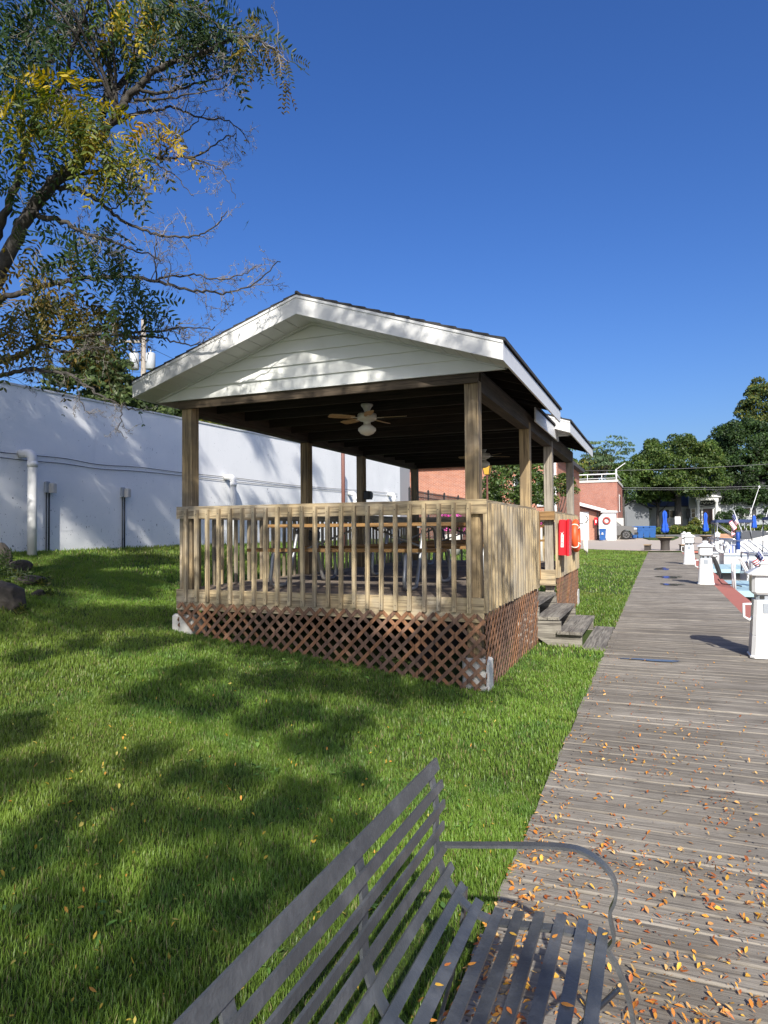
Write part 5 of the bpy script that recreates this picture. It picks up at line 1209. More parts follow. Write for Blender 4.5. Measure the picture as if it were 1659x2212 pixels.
# pickup truck
def truck():
    xf = XY(1372, 82); s = 1.08; t = thing('pickup_truck', (xf-2.9, 82, G(xf-2, 82)+.06), 'dark grey pickup truck nosing out from behind the white shed', 'truck')
    # side profile (x forward +, z up), widths given by half width
    H = 1.0*s
    prof = [(-2.9, .62), (-2.9, 1.32), (-.95, 1.34), (-.62, 1.98), (.62, 2.02), (1.32, 1.42), (2.6, 1.30), (2.82, 1.16), (2.9, .85), (2.86, .5), (2.4, .42), (2.38, .42)]
    def arch(cx): return [(cx+.56*cos(a), .45+.56*sin(a)) for a in np.linspace(0, pi, 9)]
    low = [(2.5, .42)]+arch(1.85)[1:-1]+[(1.25, .42), (-1.25, .42)]+arch(-1.85)[1:-1]+[(-2.5, .42)]
    poly = prof[:-2]+low; b = MB()
    b.rings([[(x*s, yy*s*(.86 if z > 1.5 else 1), z*s) for x, z in poly] for yy in (-.98, .98)], 0, True, True, False); bd = b.build('body', 'truck', t)
    for x in (1.85, -1.85):
        for sy in (-1, 1):
            b = MB(); q = [(x*s, 0, .45*s)]; b.rings([[(x*s+r_*s*cos(a), sy*yy*s, .45*s+r_*s*sin(a)) for a in np.linspace(0, 2*pi, 29)[:-1]] for r_, yy in ((.43, .72), (.45, .76), (.45, .95), (.42, .99), (.30, .995))], 0, True, True, False); w_ = b.build('wheel', 'rubber', t)
            b = MB(); 
            for k in range(6):
                a = k*pi/3; b.bar((x*s, sy*1.0*s, .45*s), (x*s+.28*s*cos(a), sy*1.0*s, .45*s+.28*s*sin(a)), .02, .07, up=(0, 1, 0))
            b.rings([[(x*s+r_*s*cos(a), sy*yy*s, .45*s+r_*s*sin(a)) for a in np.linspace(0, 2*pi, 25)[:-1]] for r_, yy in ((.30, .996), (.30, 1.012), (.265, 1.012), (.265, .996))], 0, False, False, False); b.build('rim', 'chrome', w_)
    for sy in (-1, 1):
        b = MB(); b.box((2.60*s, sy*.985*s-.02, 1.0*s), (2.84*s, sy*.985*s+.02, 1.18*s)); b.box((2.84*s, sy*.55*s-.01, 1.0*s), (2.90*s, sy*.95*s, 1.17*s)) if sy > 0 else b.box((2.84*s, -.95*s, 1.0*s), (2.90*s, -.55*s, 1.17*s)); b.build('headlight', 'headlight', t)
        b = MB(); b.box((-.55*s, sy*.845*s-.02, 1.45*s), (.5*s, sy*.845*s+.02, 1.88*s)); b.build('side_window', 'glass', t)
    b = MB(); b.box((2.86*s, -.52*s, .82*s), (2.92*s, .52*s, 1.16*s)); b.build('grille', 'black', t)
    b = MB(); b.rbox((2.62*s, -1.0*s, .46*s), (2.98*s, 1.0*s, .70*s), .04); b.build('bumper', 'black', t)
    b = MB(); b.prism([(.66*s, -.8*s, 1.96*s), (1.34*s, -.86*s, 1.45*s), (1.34*s, .86*s, 1.45*s), (.66*s, .8*s, 1.96*s)], (.02, 0, .02)); b.build('windscreen', 'glass', t)
truck()
# grass island, kerb
def pad(name, pts, mat, h):
    b = MB(); b.rings([[(x, y, G(x, y)-.2) for x, y in pts], [(x, y, G(x, y)+h) for x, y in pts]], 0, True, True, False); return tag(b.build(name, mat), kind='structure')
pad('grass_island', [(XY(1404, 80), 79), (XY(1452, 78), 78), (XY(1466, 86), 85), (XY(1462, 88), 87.6), (XY(1380, 88), 87.6)], 'lawn', .14)
# spool tables, stools, umbrellas
def table(px, d, ybase, label, ulabel, slabel, utop, ub):
    q = at_d(px, ybase, d); z0 = G(q.x, q.y)+.05 if q.y > 50 else 0.01; t = thing('spool_table', (q.x, q.y, z0), label, 'round table', 'round tables on the plaza'); h = at_d(px, 1160 if d < 50 else 1156.5, d).z-z0
    b = MB(); b.lathe([(.60, h-.05), (.60, h), (.02, h)], n=28); b.build('table_top', 'spool', t)
    b = MB(); b.lathe([(.36, 0), (.30, .04), (.28, h*.5), (.30, h*.72), (.44, h-.12), (.54, h-.052)], n=20); b.build('pedestal', 'spool_dark', t)
    u = thing('closed_umbrella', (q.x, q.y, z0+h), ulabel, 'umbrella', 'closed blue umbrellas'); zt = at_d(px, utop, d).z-z0-h; zb = at_d(px, ub, d).z-z0-h
    b = MB(); b.tube([(0, 0, .003), (0, 0, zt+.12)], .022, 8); b.build('pole', 'iron', u)
    b = MB(); rr = random.Random(int(px)); rings = []
    for k in range(15):
        f = k/14; z = zb+(zt-zb)*f; R = .05+(.13+.05*sin(f*9))*(1-f)**.45 if f < .97 else .03
        if f > .18 and f < .26: R *= .78
        rings.append([(R*(1+.30*sin(5*a+f*1.5))*cos(a), R*(1+.30*sin(5*a+f*1.5))*sin(a), z+.03*sin(5*a)*(1-f)) for a in np.linspace(0, 2*pi, 31)[:-1]])
    b.rings(rings, 0, True, True, True); b.build('canopy', 'umbrella', u)
    for k, (a, nm) in enumerate(((pi*.96, 'left'), (pi*.04, 'right'), (pi*.5, 'back'), (pi*1.5, 'front'))):
        if nm == 'back' or (nm == 'front'): continue
        cx, cy = q.x+1.12*cos(a), q.y+1.12*sin(a); s = thing('spool_stool', (cx, cy, z0), slabel % nm, 'bench', 'benches round the plaza tables', a+pi/2)
        b = MB(); b.box((-.5, -.2, .42), (.5, .2, .48)); b.build('seat', 'spool', s)
        for sx in (-1, 1): b = MB(); b.box((sx*.3-.09, -.17, 0), (sx*.3+.09, .17, .418)); b.build('leg', 'spool_dark', s)
table(1437, 46, 1189, 'round spool table with dark pedestal nearest the boardwalk end', 'closed blue umbrella over the nearest round table, left of the others', 'wooden bench on the %s of the nearest round table', 1103, 1150)
table(1525, 60, 1174, 'farther round spool table behind the white pedestals', 'closed blue umbrella over the farther round table before the house door', 'wooden bench on the %s of the farther round table', 1107, 1148)
q = at_d(1630, 1170, 74); u = thing('closed_umbrella', (q.x, q.y, G(q.x, q.y)), 'closed blue umbrella at the far right beyond the boats', 'umbrella', 'closed blue umbrellas'); zt = at_d(1630, 1113, 74).z-u.location.z; zb = at_d(1630, 1140, 74).z-u.location.z
b = MB(); b.tube([(0, 0, 0), (0, 0, zt+.1)], .03, 8); b.build('pole', 'plastic_white', u)
b = MB(); b.rings([[((.08+.16*(1-f)**.5)*(1+.25*sin(5*a))*cos(a), (.08+.16*(1-f)**.5)*(1+.25*sin(5*a))*sin(a), zb+(zt-zb)*f) for a in np.linspace(0, 2*pi, 31)[:-1]] for f in np.linspace(0, .97, 10)], 0, True, True, True); b.build('canopy', 'umbrella', u)
# slatted benches on the plaza
def pbench(px, py, d, label):
    q = at_d(px, py, d); t = thing('slat_bench', (q.x, q.y, G(q.x, q.y)+.04), label, 'bench', 'tan slatted benches on the plaza')
    b = MB(); [b.box((-.75, -.25+k*.13, .43), (.75, -.15+k*.13, .46)) for k in range(4)]; b.build('seat', 'terracotta', t)
    b = MB(); [b.box((-.75, .28, .52+k*.13), (.75, .31, .62+k*.13)) for k in range(3)]; b.build('backrest', 'terracotta', t)
    for sx in (-1, 1): b = MB(); b.box((sx*.6-.03, -.22, 0), (sx*.6+.03, -.16, .428)); b.box((sx*.6-.03, .315, 0), (sx*.6+.03, .37, .9)); b.build('leg', 'iron', t)
pbench(1565, 1172, 60, 'tan slatted bench behind the farthest white dock pedestal')
pbench(1600, 1166, 64, 'tan slatted bench farther right, partly behind the moored boats')

# ------------------------------------------------------------------ houses and trees at the back
h = thing('white_house', (10, 122, 1.4), 'white house with columned portico and black shutters under the big trees', 'house')
def HX(x): return at_y(x, 1100, 122).x
def HZ(y): return at_y(1520, y, 122).z
b = MB(); b.box((HX(1488), 122, .5), (HX(1665), 132, HZ(1060))); under(b.build('wall', 'house_white'), h)
b = MB(); ze, zr = HZ(1060), HZ(1022)
for ye in (121.4, 132.6): b.rings([[(xx, ye, ze), (xx, 127, zr), (xx, 127, zr-.3), (xx, ye, ze-.25)] for xx in (HX(1484), HX(1668))], 0, True, True, False)
under(b.build('roof', 'roof_dark'), h)
for xa, xb in ((1476.8, 1487.2), (1608, 1622)):
    if xa < 1490: xa += 16; xb += 16
    b = MB(); b.box((HX(xa)-.1, 121.9, HZ(1118)), (HX(xb)+.1, 121.995, HZ(1098))); f = under(b.build('window', 'white'), h)
    b = MB(); b.box((HX(xa)+.08, 121.86, HZ(1108)+.08), (HX(xb)-.08, 121.899, HZ(1098)-.1)); b.box((HX(xa)+.08, 121.86, HZ(1118)+.1), (HX(xb)-.08, 121.899, HZ(1108)-.02)); b.build('pane', 'glass', f)
    for s, xx in ((-1, HX(xa)-.12), (1, HX(xb)+.12)): b = MB(); b.box((min(xx, xx+s*.62), 121.9, HZ(1118)), (max(xx, xx+s*.62), 121.99, HZ(1098))); under(b.build('shutter', 'shutter'), h)
pxl, pxr = HX(1505)-.2, HX(1550); zc = HZ(1082)
pr = MB(); pr.box((pxl, 119.6, zc), (pxr, 121.98, zc+.45)); pr.rings([[(pxl-.5, yy, zc+.46), (pxr+.5, yy, zc+.46), ((pxl+pxr)/2, yy, HZ(1066))] for yy in (119.4, 121.98)], 0, True, True, False); pc = under(pr.build('portico', 'white'), h)
for xx in (pxl+.3, pxr-.3): b = MB(); b.lathe([(.36, 0), (.36, .2), (.27, .25), (.24, zc-1.75), (.34, zc-1.6), (.34, zc-1.405)], (xx, 119.95, 1.4), 14); b.build('column', 'white', pc)
dm = (pxl+pxr)/2+.2
b = MB(); b.box((dm-1.9, 121.85, 1.3), (dm+1.9, 121.98, HZ(1096))); f = under(b.build('door_surround', 'white'), h)
b = MB(); b.box((dm-.7, 121.8, 1.3), (dm+.7, 121.849, HZ(1099))); b.build('door', 'door_dark', f)
for s in (-1, 1): b = MB(); b.box((dm+s*1.25-.28, 121.8, 2.6), (dm+s*1.25+.28, 121.849, HZ(1100))); b.build('sidelight', 'glass', f)
q = at_y(1527, 1086.5, 121.5); sg = thing('oval_sign', q, 'dark oval sign with pale script hanging above the house door', 'sign')
b = MB(); b.rings([[(1.45*cos(a)*k, yy, .62*sin(a)*k) for a in np.linspace(0, 2*pi, 33)[:-1]] for yy, k in ((0, 1), (-.08, 1))], 0, True, True, False); b.build('board', 'shutter', sg)
b = MB(); b.tube([(1.32*cos(a), -.1, .54*sin(a)) for a in np.linspace(0, 2*pi, 33)[:-1]], .05, 6, closed=True); b.tube(spl([(-.9, -.1, -.05), (-.6, -.1, .2), (-.4, -.1, -.15), (-.1, -.1, .15), (.15, -.1, -.1), (.4, -.1, .18), (.6, -.1, -.1), (.95, -.1, .05)], 5), .05, 6); b.build('script', 'white', sg)
roofed('side_wing', HX(1404), HX(1487), 123, 130, HZ(1092), HZ(1062), 'house_white', 'roof_dark', 'low wing of the white house with a long dark roof', z0=.5)
b = MB(); b.box((HX(1446), 122.9, HZ(1118)), (HX(1460), 122.99, HZ(1100))); tg_ = [o for o in bpy.data.objects if o.name.startswith('side_wing')][0]; f = under(b.build('window', 'white'), tg_); b = MB(); b.box((HX(1447.5), 122.86, HZ(1117)), (HX(1458.5), 122.895, HZ(1101))); b.build('pane', 'glass', f)
b = MB(); b.box((HX(1439), 122.9, HZ(1118)), (HX(1445), 122.98, HZ(1100))); under(b.build('shutter', 'shutter'), tg_)
ga = roofed('grey_garage', HX(1342), HX(1403), 116, 124, HZ(1098), HZ(1079), 'house_grey', 'roof_dark', 'grey gabled garage left of the white house', 'garage', axis=1, z0=.5)
b = MB(); b.box((HX(1356), 115.9, .6), (HX(1390), 115.99, HZ(1104))); under(b.build('door', 'house_grey'), ga)
# hedge
hx0, hx1 = at_y(1392, 1140, 97.5).x, at_y(1720, 1140, 97.5).x; bl = []
for i in range(90):
    f = random.random(); x = hx0+(hx1-hx0)*i/89; bl.append(((x, 97.5+random.uniform(-.3, .3), .8+random.uniform(.1, .75)), (.7, .55, .5)))
V, Fq, C = clump_cloud(bl, 16000, .16, GREEN+OLIVE, 41); hd = np_mesh('hedge', V, Fq, 'leaf', C); tag(hd, 'long clipped hedge along the road before the white house', 'hedge')
c = HX(1508)
for px, s, lb in ((1502, 1.0, 'round shrub left of the portico column'), (1560, 1.5, 'dark round shrub right of the portico'), (1590, 1.9, 'big dark shrub under the right window of the house')):
    x = at_y(px, 1130, 119).x; tree('foundation_shrub', (x, 119, 1.3), lobes((x, 119, 1.3+s*.9), (s, s*.8, s*1.1), 14, s*.35, px), 1600, .14, DARK if px > 1540 else OLIVE, px, lb, .06, cat='shrub', limbs=2)
FT = 'tall trees round the white house'
dtree('maple_tree', 1463, 1020, 106, 98, 85, 82, 150, 17, 42000, .20, GREEN+GREEN+OLIVE[:1], 51, 'big round green maple in front of the house', .7, FT, bottom=-.8)
dtree('maple_tree', 1420, 1072, 108, 40, 40, 30, 20, 12, 5000, .26, GREEN, 55, 'lower green tree at the left foot of the big round maple', .3, FT)
dtree('dark_tree', 1607, 1012, 110, 80, 60, 112, 150, 18, 38000, .22, DARK+[GREEN[0]], 52, 'tall dark green tree right of the round maple', .7, FT, bottom=-.9)
dtree('dark_tree', 1556, 1000, 116, 40, 38, 72, 50, 14, 10000, .22, DARK, 57, 'slimmer dark tree between the round maple and the tall dark one', .4, FT)
dtree('dark_tree', 1652, 1085, 108, 34, 34, 46, 40, 13, 8000, .22, DARK, 60, 'low dark tree at the right edge before the white house', .3, FT, bottom=-.9)
dtree('poplar_tree', 1650, 905, 132, 54, 52, 92, 80, 13, 16000, .26, BLUEG+OLIVE, 53, 'pale green poplar rising highest at the right edge', .5, FT)
dtree('poplar_tree', 1668, 1000, 110, 42, 42, 80, 30, 14, 8000, .28, OLIVE, 54, 'yellow green tree at the right edge below the poplar', .4, FT)
# airy tree behind the brick block
c = at_d(1312, 985, 104); k = 104/FPX; rr = random.Random(61); bl = []
for i in range(60):
    x, y = rr.gauss(1312, 36), rr.gauss(985, 24)
    if y > 940: bl.append((tuple(at_d(x, y, 104+rr.uniform(-3, 3))), (1.1, 1.1, .28)))
at_ = tree('airy_tree', (c.x, c.y, G(c.x, c.y)), bl, 2600, .20, [(.07, .11, .05), (.09, .13, .06)], 61, 'thin airy tree letting the sky through above the brick block', .25, trunk_top=c.z+1, limbs=14)
dtree('bushy_tree', 1290, 1022, 112, 60, 50, 34, 30, 15, 8000, .26, OLIVE, 62, 'yellow green tree mass behind the roof railing of the brick block', .3, 'trees behind the brick block')
dtree('bushy_tree', 1345, 1040, 100, 32, 30, 40, 22, 12, 6000, .24, GREEN, 63, 'green tree at the right corner of the brick block', .3, 'trees behind the brick block')
dtree('bushy_tree', 1225, 1030, 96, 40, 40, 34, 22, 14, 5000, .24, OLIVE+GREEN, 64, 'green tree left of the brick block seen past the rear posts', .3, 'trees behind the brick block')
dtree('background_tree', 1400, 1075, 150, 90, 60, 45, 50, 18, 12000, .3, DARK+GREEN, 58, 'dark tree mass behind the house and garage roofs', .3, FT, bottom=-.9)
dtree('background_tree', 1530, 1065, 145, 90, 60, 55, 50, 18, 12000, .3, DARK, 59, 'dark tree mass behind the main roof of the white house', .3, FT, bottom=-.9)
# far tree line closing the horizon
rr = random.Random(71); bl = []
for i in range(260):
    a = radians(rr.uniform(-75, 60)); D = rr.uniform(230, 300); bl.append(((D*sin(a), D*cos(a), 3+rr.uniform(0, 6)), (rr.uniform(5, 9), 6, rr.uniform(4, 7))))
V, Fq, C = clump_cloud(bl, 30000, 1.1, GREEN+OLIVE, 71); tag(np_mesh('far_woods', V, Fq, 'leaf', C), 'distant tree line along the horizon', 'woods', kind='stuff')
# signs
def sign(px, py, pyb, d, w_, hh, label):
    q = at_d(px, py, d); z0 = G(q.x, q.y); t = thing('road_sign', (q.x, q.y, z0), label, 'sign'); b = MB(); b.tube([(0, 0, 0), (0, 0, q.z-z0+hh/2)], .04, 6); b.build('post', 'galv', t)
    b = MB(); b.rbox((-w_/2, -.07, q.z-z0-hh/2), (w_/2, -.045, q.z-z0+hh/2), .02); b.build('plate', 'plastic_white', t)
sign(1464, 1124, 1150, 95, .75, 1.05, 'white rectangular road sign before the hedge left of the portico')
sign(1580.5, 1143, 1150, 93, .35, .8, 'small white roadside plate, left of a pair near the flag')
sign(1587.5, 1143, 1150, 93, .35, .8, 'small white roadside plate, right of a pair near the flag')
# ------------------------------------------------------------------ dock pedestals
def pedestal(x, y, label, s=1.0, z0=.006, loop=True):
    t = thing('dock_pedestal', (x, y, z0), label, 'power pedestal', 'white power pedestals along the dock')
    def sq(w_, z, c=.22): k = w_*c; return [(-w_+k, -w_, z), (w_-k, -w_, z), (w_, -w_+k, z), (w_, w_-k, z), (w_-k, w_, z), (-w_+k, w_, z), (-w_, w_-k, z), (-w_, -w_+k, z)]
    S = lambda l: [sq(w_*s, z*s) for w_, z in l]
    b = MB(); b.rings(S([(.215, 0), (.215, .02), (.20, .03), (.182, .27), (.178, .272), (.178, .282), (.18, .284), (.152, .70), (.15, .72)]), 0, True, True, False); bd = b.build('body', 'plastic_white', t)
    b = MB(); b.rings(S([(.125, .72), (.125, .79)]), 0, True, True, False); b.build('neck', 'plastic_grey', t)
    b = MB()
    for sx in (-.06, .06): b.cbox((sx*s, -.128*s, .755*s), (.05*s, .02*s, .04*s))
    b.build('outlet', 'black', t)
    b = MB(); b.rings(S([(.15, .79), (.175, .82), (.172, 1.0), (.165, 1.04)]), 0, True, True, False); b.build('lamp_head', 'plastic_white', t)
    b = MB(); b.rings(S([(.222, 1.035), (.222, 1.05), (.10, 1.125), (.07, 1.13), (.066, 1.165), (.085, 1.17), (.045, 1.20)]), 0, True, True, False); b.build('cap', 'plastic_white', t)
    b = MB(); b.box((-.055*s, -.168*s, .56*s), (.055*s, -.150*s, .68*s)); b.build('meter_window', 'plastic_grey', bd)
    b = MB(); b.box((-.10*s, -.170*s, .885*s), (.10*s, -.1695*s, .888*s)); b.build('seam', 'black', bd)
    if loop:
        b = MB(); b.tube([(-.15*s, -.05, .66*s), (-.26*s, -.06, .66*s), (-.265*s, -.06, .50*s), (-.2*s, -.06, .46*s), (-.165*s, -.05, .50*s)], .018, 8); b.build('hose_bracket', 'plastic_white', t)
    return t
pedestal(1.19, 9.32, 'large white dock pedestal cut by the right edge, nearest of the row', .95)
q = at_z(1525, 1262, 0); pedestal(q.x, q.y, 'white dock pedestal with a black hose coil on its side', 1.0); P2 = q
q = at_z(1489, 1219, 0); pedestal(q.x, q.y, 'third white dock pedestal along the boardwalk edge, behind the hose one', 1.15)
q = at_d(1550, 1184, 52); pedestal(q.x, q.y, 'farthest white dock pedestal standing past the corner of the basin', 1.05, .05, False)
q = at_d(1482, 1180, 47); pedestal(q.x-.1, q.y, 'fourth white dock pedestal, partly hidden behind the third', 1.1, .02, False)
# hose coil on the second pedestal
t = thing('hose_coil', (P2.x+.20, P2.y, .45), 'black hose coiled on the side of a white dock pedestal', 'hose'); b = MB()
for k in range(8): b.tube([(.07+.006*k-.09*sin(a)+(.030*(k-3.5)/3.5)*cos(a), -.10+.016*k, .29*sin(a)+.02*cos(a)+.008*(k*3%5)) for a in np.linspace(0, 2*pi, 24)[:-1]], .015, 6, closed=True)
b.tube([(.1, 0, -.3), (.2, .0, -.43), (.5, -.2, -.44), (.62, -.6, -.44)], .016, 6); b.build('coil', 'rubber', t)
b = MB(); b.tube([(-.03, 0, .28), (.04, 0, .29), (.10, 0, .33)], .015, 6); b.build('hook', 'iron', t)
# finger piers
def pier(y0, y1, label, x1=12):
    b = MB(); t = thing('finger_pier', (1.85, (y0+y1)/2, -.1), label, 'finger pier', 'pale blue finger piers'); n = 24
    for i in range(n): xx = 1.84+(x1-1.84)*i/n; b.box((xx, y0, -.12), (xx+(x1-1.84)/n-.012, y1, -.06))
    under(b.build('deck', 'dock_blue'), t); b = MB(); b.box((1.84, y0-.03, -.20), (x1, y0-.002, -.08)); b.box((1.84, y1+.002, -.20), (x1, y1+.03, -.08)); under(b.build('fascia', 'dock_blue'), t)
    b = MB(); b.box((1.9, y0+.35, -.8), (x1, y1-.1, -.13)); under(b.build('float', 'dock_side'), t)
ya, yb = at_z(1600, 1277, -.06).y, at_z(1600, 1254, -.06).y; pier(ya, yb, 'nearest pale blue finger pier with a tube ladder'); 
yc, yd = at_z(1600, 1230, -.06).y, at_z(1600, 1219, -.06).y; pier(yc, yd, 'second pale blue finger pier, under the white cruiser')
# tube ladder
t = thing('dock_ladder', (1.95, ya+.3, -.06), 'white arched tube ladder at the near end of the blue pier', 'ladder')
for k, yy in enumerate((0, .5)):
    b = MB(); b.tube([(-.12, yy, .0), (-.14, yy, .55)]+[(-.02-.12*cos(a), yy, .55+.28*sin(a)) for a in np.linspace(.3, pi-.5, 7)]+[(.22, yy, .4), (.34, yy, 0.0), (.36, yy, -.7)], .03, 8); b.build('rail', 'plastic_white', t)
b = MB(); [b.box((.31, .0, z), (.39, .5, z+.03)) for z in (-.25, -.5)]; b.build('rung', 'plastic_white', t)
t = thing('dock_ladder', (at_d(1570, 1182, 50).x, 50.0, .03), 'white dock ladder on the far edge of the basin', 'ladder')
for xx in (0, .45): b = MB(); b.tube([(xx, .4, 0), (xx, .38, .75), (xx, .2, .88), (xx, 0, .7), (xx, -.2, -.8)], .035, 8); b.build('rail', 'plastic_white', t)
b = MB(); [b.box((0, -.22, z), (.45, -.14, z+.03)) for z in (-.2, -.5)]; b.build('rung', 'plastic_white', t)
# pilings
def piling(px, py, top, label, split=None):
    q = at_z(px, py, -.62); t = thing('mooring_piling', (q.x, q.y, -.62), label, 'piling', 'mooring pilings'); zt = at_y(px, top, q.y).z+.62
    zs = at_y(px, split, q.y).z+.62 if split else zt
    b = MB(); b.lathe([(.085, -2), (.085, zs)], n=14); b.build('shaft', 'plastic_white', t)
    if split: b = MB(); b.lathe([(.088, zs+.002), (.088, zt), (.06, zt+.05)], n=14); b.build('painted_top', 'pile_blue', t)
piling(1596, 1244, 1152, 'white mooring piling with a blue painted top beside the pier', 1187)
# boats: stern towards the boardwalk, bow along +x
def boat(xs, y, L, B, H, label, cabin=True, canvas='boat_blue', rail=True, rot=0., extras=(), cab=.32):
    t = thing('motor_boat', (xs, y, -.62), label, 'boat', 'boats moored at the finger piers', rot)
    st = []
    for i in range(11):
        f = i/10; w_ = B/2*(1-max(0, (f-.45)/.55)**2.2)*(.92+.08*min(1, f*4)); w_ = max(w_, .03); zk = -.35+.35*max(0, (f-.7)/.3)**2; sh = H*(1+.22*f*f); x = L*f
        st.append([(x, -w_, sh), (x, -w_*.97, sh*.55), (x, -w_*.86, .06), (x, 0, zk), (x, w_*.86, .06), (x, w_*.97, sh*.55), (x, w_, sh)])
    b = MB(); b.rings(st, 0, True, True, False); hu = b.build('hull', 'gel', t)
    b = MB(); 
    for i in range(10):
        for sg in (0, 6):
            a, c = Vector(st[i][sg]), Vector(st[i+1][sg]); b.bar(a+Vector((0, 0, -.08)), c+Vector((0, 0, -.08)), .05, .06)
    b.build('rub_rail', 'plastic_grey', hu)
    b = MB(); b.box((-.55, -B*.36, .12), (-.003, B*.36, .19)); b.build('swim_platform', 'gel', t)
    b = MB(); b.box((.1, -B*.40, H+.003), (L*.30, B*.40, H+.02)); b.build('cockpit_sole', 'plastic_grey', t)
    b = MB(); b.rbox((.15, -B*.36, H+.02), (.7, B*.36, H+.36), .06); b.build('stern_seat', 'stripe' if 'stripe' in extras else 'plastic_white', t)
    if cabin:
        b = MB(); x0, x1 = L*cab, L*(cab+.36); w0 = B*.40
        b.rings([[(x0, -w0, H), (x1+.9, -w0*.8, H), (x1+.9, w0*.8, H), (x0, w0, H)], [(x0+.05, -w0*.95, H+.55), (x1+.3, -w0*.75, H+.5), (x1+.3, w0*.75, H+.5), (x0+.05, w0*.95, H+.55)]], 0, True, True, False); b.build('cabin', 'gel', t)
        b = MB(); b.rings([[(x0+.3, -w0*.9, H+.56), (x1+.1, -w0*.7, H+.52), (x1+.1, w0*.7, H+.52), (x0+.3, w0*.9, H+.56)], [(x0+.3, -w0*.8, H+1.05), (x1-.5, -w0*.6, H+1.0), (x1-.5, w0*.6, H+1.0), (x0+.3, w0*.8, H+1.05)]], 0, True, True, False); b.build('windscreen', 'glass', t)
        b = MB(); b.rings([[(x0-.9, -w0*.92, H+1.52), (x0+.9, -w0*.85, H+1.5), (x0+.9, w0*.85, H+1.5), (x0-.9, w0*.92, H+1.52)], [(x0-.8, -w0*.8, H+1.66), (x0+.8, -w0*.7, H+1.66), (x0+.8, w0*.7, H+1.66), (x0-.8, w0*.8, H+1.66)]], 0, True, True, False); b.build('canvas_top', canvas, t)
        b = MB()
        for sy in (-1, 1):
            b.tube([(x0-.85, sy*w0*.92, H+.02), (x0-.8, sy*w0*.9, H+1.52)], .025, 6); b.tube([(x0+.8, sy*w0*.85, H+.5), (x0+.7, sy*w0*.82, H+1.5)], .025, 6); b.tube([(x0-.85, sy*w0*.92, H+1.5), (x0+.3, sy*w0*.9, H+.6)], .02, 6)
        b.bar((x0-.85, -w0*.92, H+1.47), (x0-.85, w0*.92, H+1.47), .03, .03); b.bar((x0+.75, -w0*.84, H+1.46), (x0+.75, w0*.84, H+1.46), .03, .03); b.build('top_frame', 'galv', t)
    if rail:
        b = MB(); pts = []
        b.tube([(.05, -B*.44, H), (.05, -B*.44, H+.62), (.05, B*.44, H+.62), (.05, B*.44, H)], .026, 8); b.tube([(.05, -B*.44, H+.32), (.05, B*.44, H+.32)], .018, 6)
        for sy in (-1, 1): b.tube([(.05, sy*B*.44, H+.6), (1.3, sy*B*.46, H+.55), (1.9, sy*B*.46, H+.02)], .024, 8)
        b.build('stern_rail', 'chrome', t)
    return t
A = at_y(1608, 1195, yd+2.0)
boat(2.75, yd+1.9, 8.5, 3.0, 1.02, 'white cruiser with striped seat and round buoy on its stern rail', extras=('stripe',))
boat(2.6, yd+6.2, 7.5, 2.7, .95, 'second white boat with a navy canvas top moored past the cruiser', cab=.14)
boat(2.7, yd+10.4, 7.0, 2.6, 1.0, 'third white boat farther along the basin near its end', cab=.16)
boat(2.6, (ya+yb)/2+4.0, 6.0, 2.2, .72, 'small open white runabout between the two blue piers', cabin=False)
boat(2.95, ya-2.2, 6.5, 2.3, .8, 'nearest small boat partly hidden by the large pedestal', cabin=False)
q = at_y(1618, 1180, yd+1.7); lb = thing('ring_buoy', (2.70, q.y-1.0, q.z), 'white round life buoy on the stern rail of the cruiser', 'buoy'); torus('ring', .24, .075, 'plastic_white', lb, ax='y')
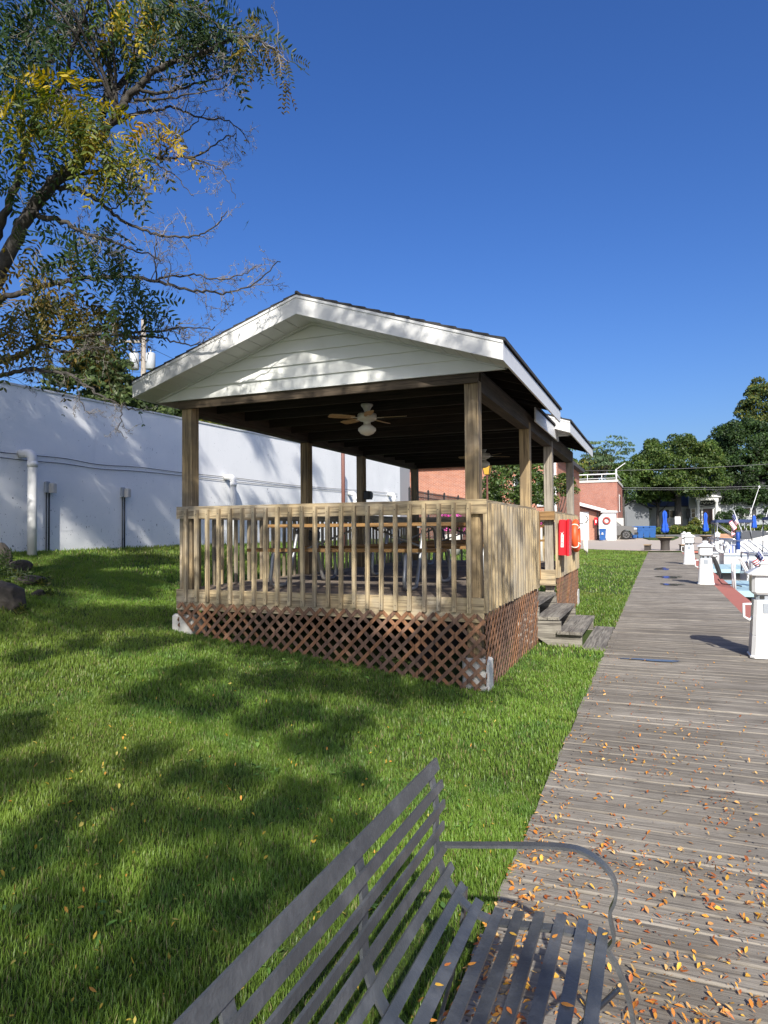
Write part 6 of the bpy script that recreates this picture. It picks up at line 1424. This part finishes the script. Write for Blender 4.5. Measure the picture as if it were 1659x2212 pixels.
# flags
def flag(p0, p1, w_, hh, label, seed):
    """staff from p0 to p1 (top); cloth hangs from the upper part of the staff"""
    t = thing('flag', p0, label, 'flag', 'flags on boat staffs'); p0 = Vector(p0); p1 = Vector(p1)
    b = MB(); b.tube([(0, 0, 0), p1-p0], .016, 8); b.lathe([(.03, 0), (.0, .05)], p1-p0, 8); b.build('staff', 'plastic_white', t)
    d = (p0-p1).normalized(); nu, nv = 26, 13; b = MB(); r_ = random.Random(seed); fall = Vector((-.35, .1, -1)).normalized()
    P_ = [[(p1-p0)+d*(.06+hh*j/nv)+fall*(w_*i/nu)*(.9)+Vector((.05*sin(i*.55+j*.18)*i/nu*1.6, .09*sin(i*.5+j*.22+seed)*min(1, i/6), 0)) for j in range(nv+1)] for i in range(nu+1)]
    vs = [p for row in P_ for p in row]; fs = []; mi = []
    for i in range(nu):
        for j in range(nv):
            k = i*(nv+1)+j; fs.append((k, k+1, k+nv+2, k+nv+1)); mi.append(2 if (i < nu*.42 and j < 7) else (j % 2))
    base_ = len(b.v)
    for f, m_ in zip(fs, mi): pass
    b.v = [tuple(p) for p in vs]; b.f = [list(f) for f in fs]; b.mi = mi; b.sm = [True]*len(fs)
    cl = b.build('cloth', ['flag_red', 'flag_white', 'flag_blue'], t, fix=False)
    sol = cl.modifiers.new('thickness', 'SOLIDIFY'); sol.thickness = .004
    s = MB()
    for a in range(5):
        for c in range(4):
            i = 1+a*2; j = 1+c*1.6; p = P_[i][int(j)]; 
            for off in (-.008, .008): s.add([p+Vector((.012*cos(q_)*(1 if k % 2 == 0 else .45), off, .012*sin(q_)*(1 if k % 2 == 0 else .45))) for k, q_ in enumerate(np.linspace(0, 2*pi, 11)[:-1])], [list(range(10))])
    s.build('stars', 'flag_white', cl)
a = at_y(1603, 1150, yd+1.0); c = at_y(1585, 1103, yd+1.0); flag(a, c, .75, .52, 'striped flag on a slanting staff at the stern of the cruiser', 1)
a = at_y(1668, 1232, 21.0); c = at_y(1636, 1183, 21.0); flag(a, c, .52, .42, 'striped flag on a leaning staff beside the nearest large pedestal', 2)
# outrigger poles
for x0, y0, x1, y1, lb in ((1607, 1128, 1640, 1052, 'white whip antenna leaning over the boats toward the right'), (1640, 1140, 1668, 1075, 'second whip antenna leaning at the right edge')):
    b = MB(); b.tube([at_y(x0, y0+22, yd+6), at_y(x1, y1, yd+6)], [.028, .012], 6); b.lathe([(.0, -.08), (.05, -.04), (.05, .04), (0, .08)], at_y(x1, y1, yd+6), 8); tag(b.build('whip_antenna', 'plastic_white'), lb, 'antenna')
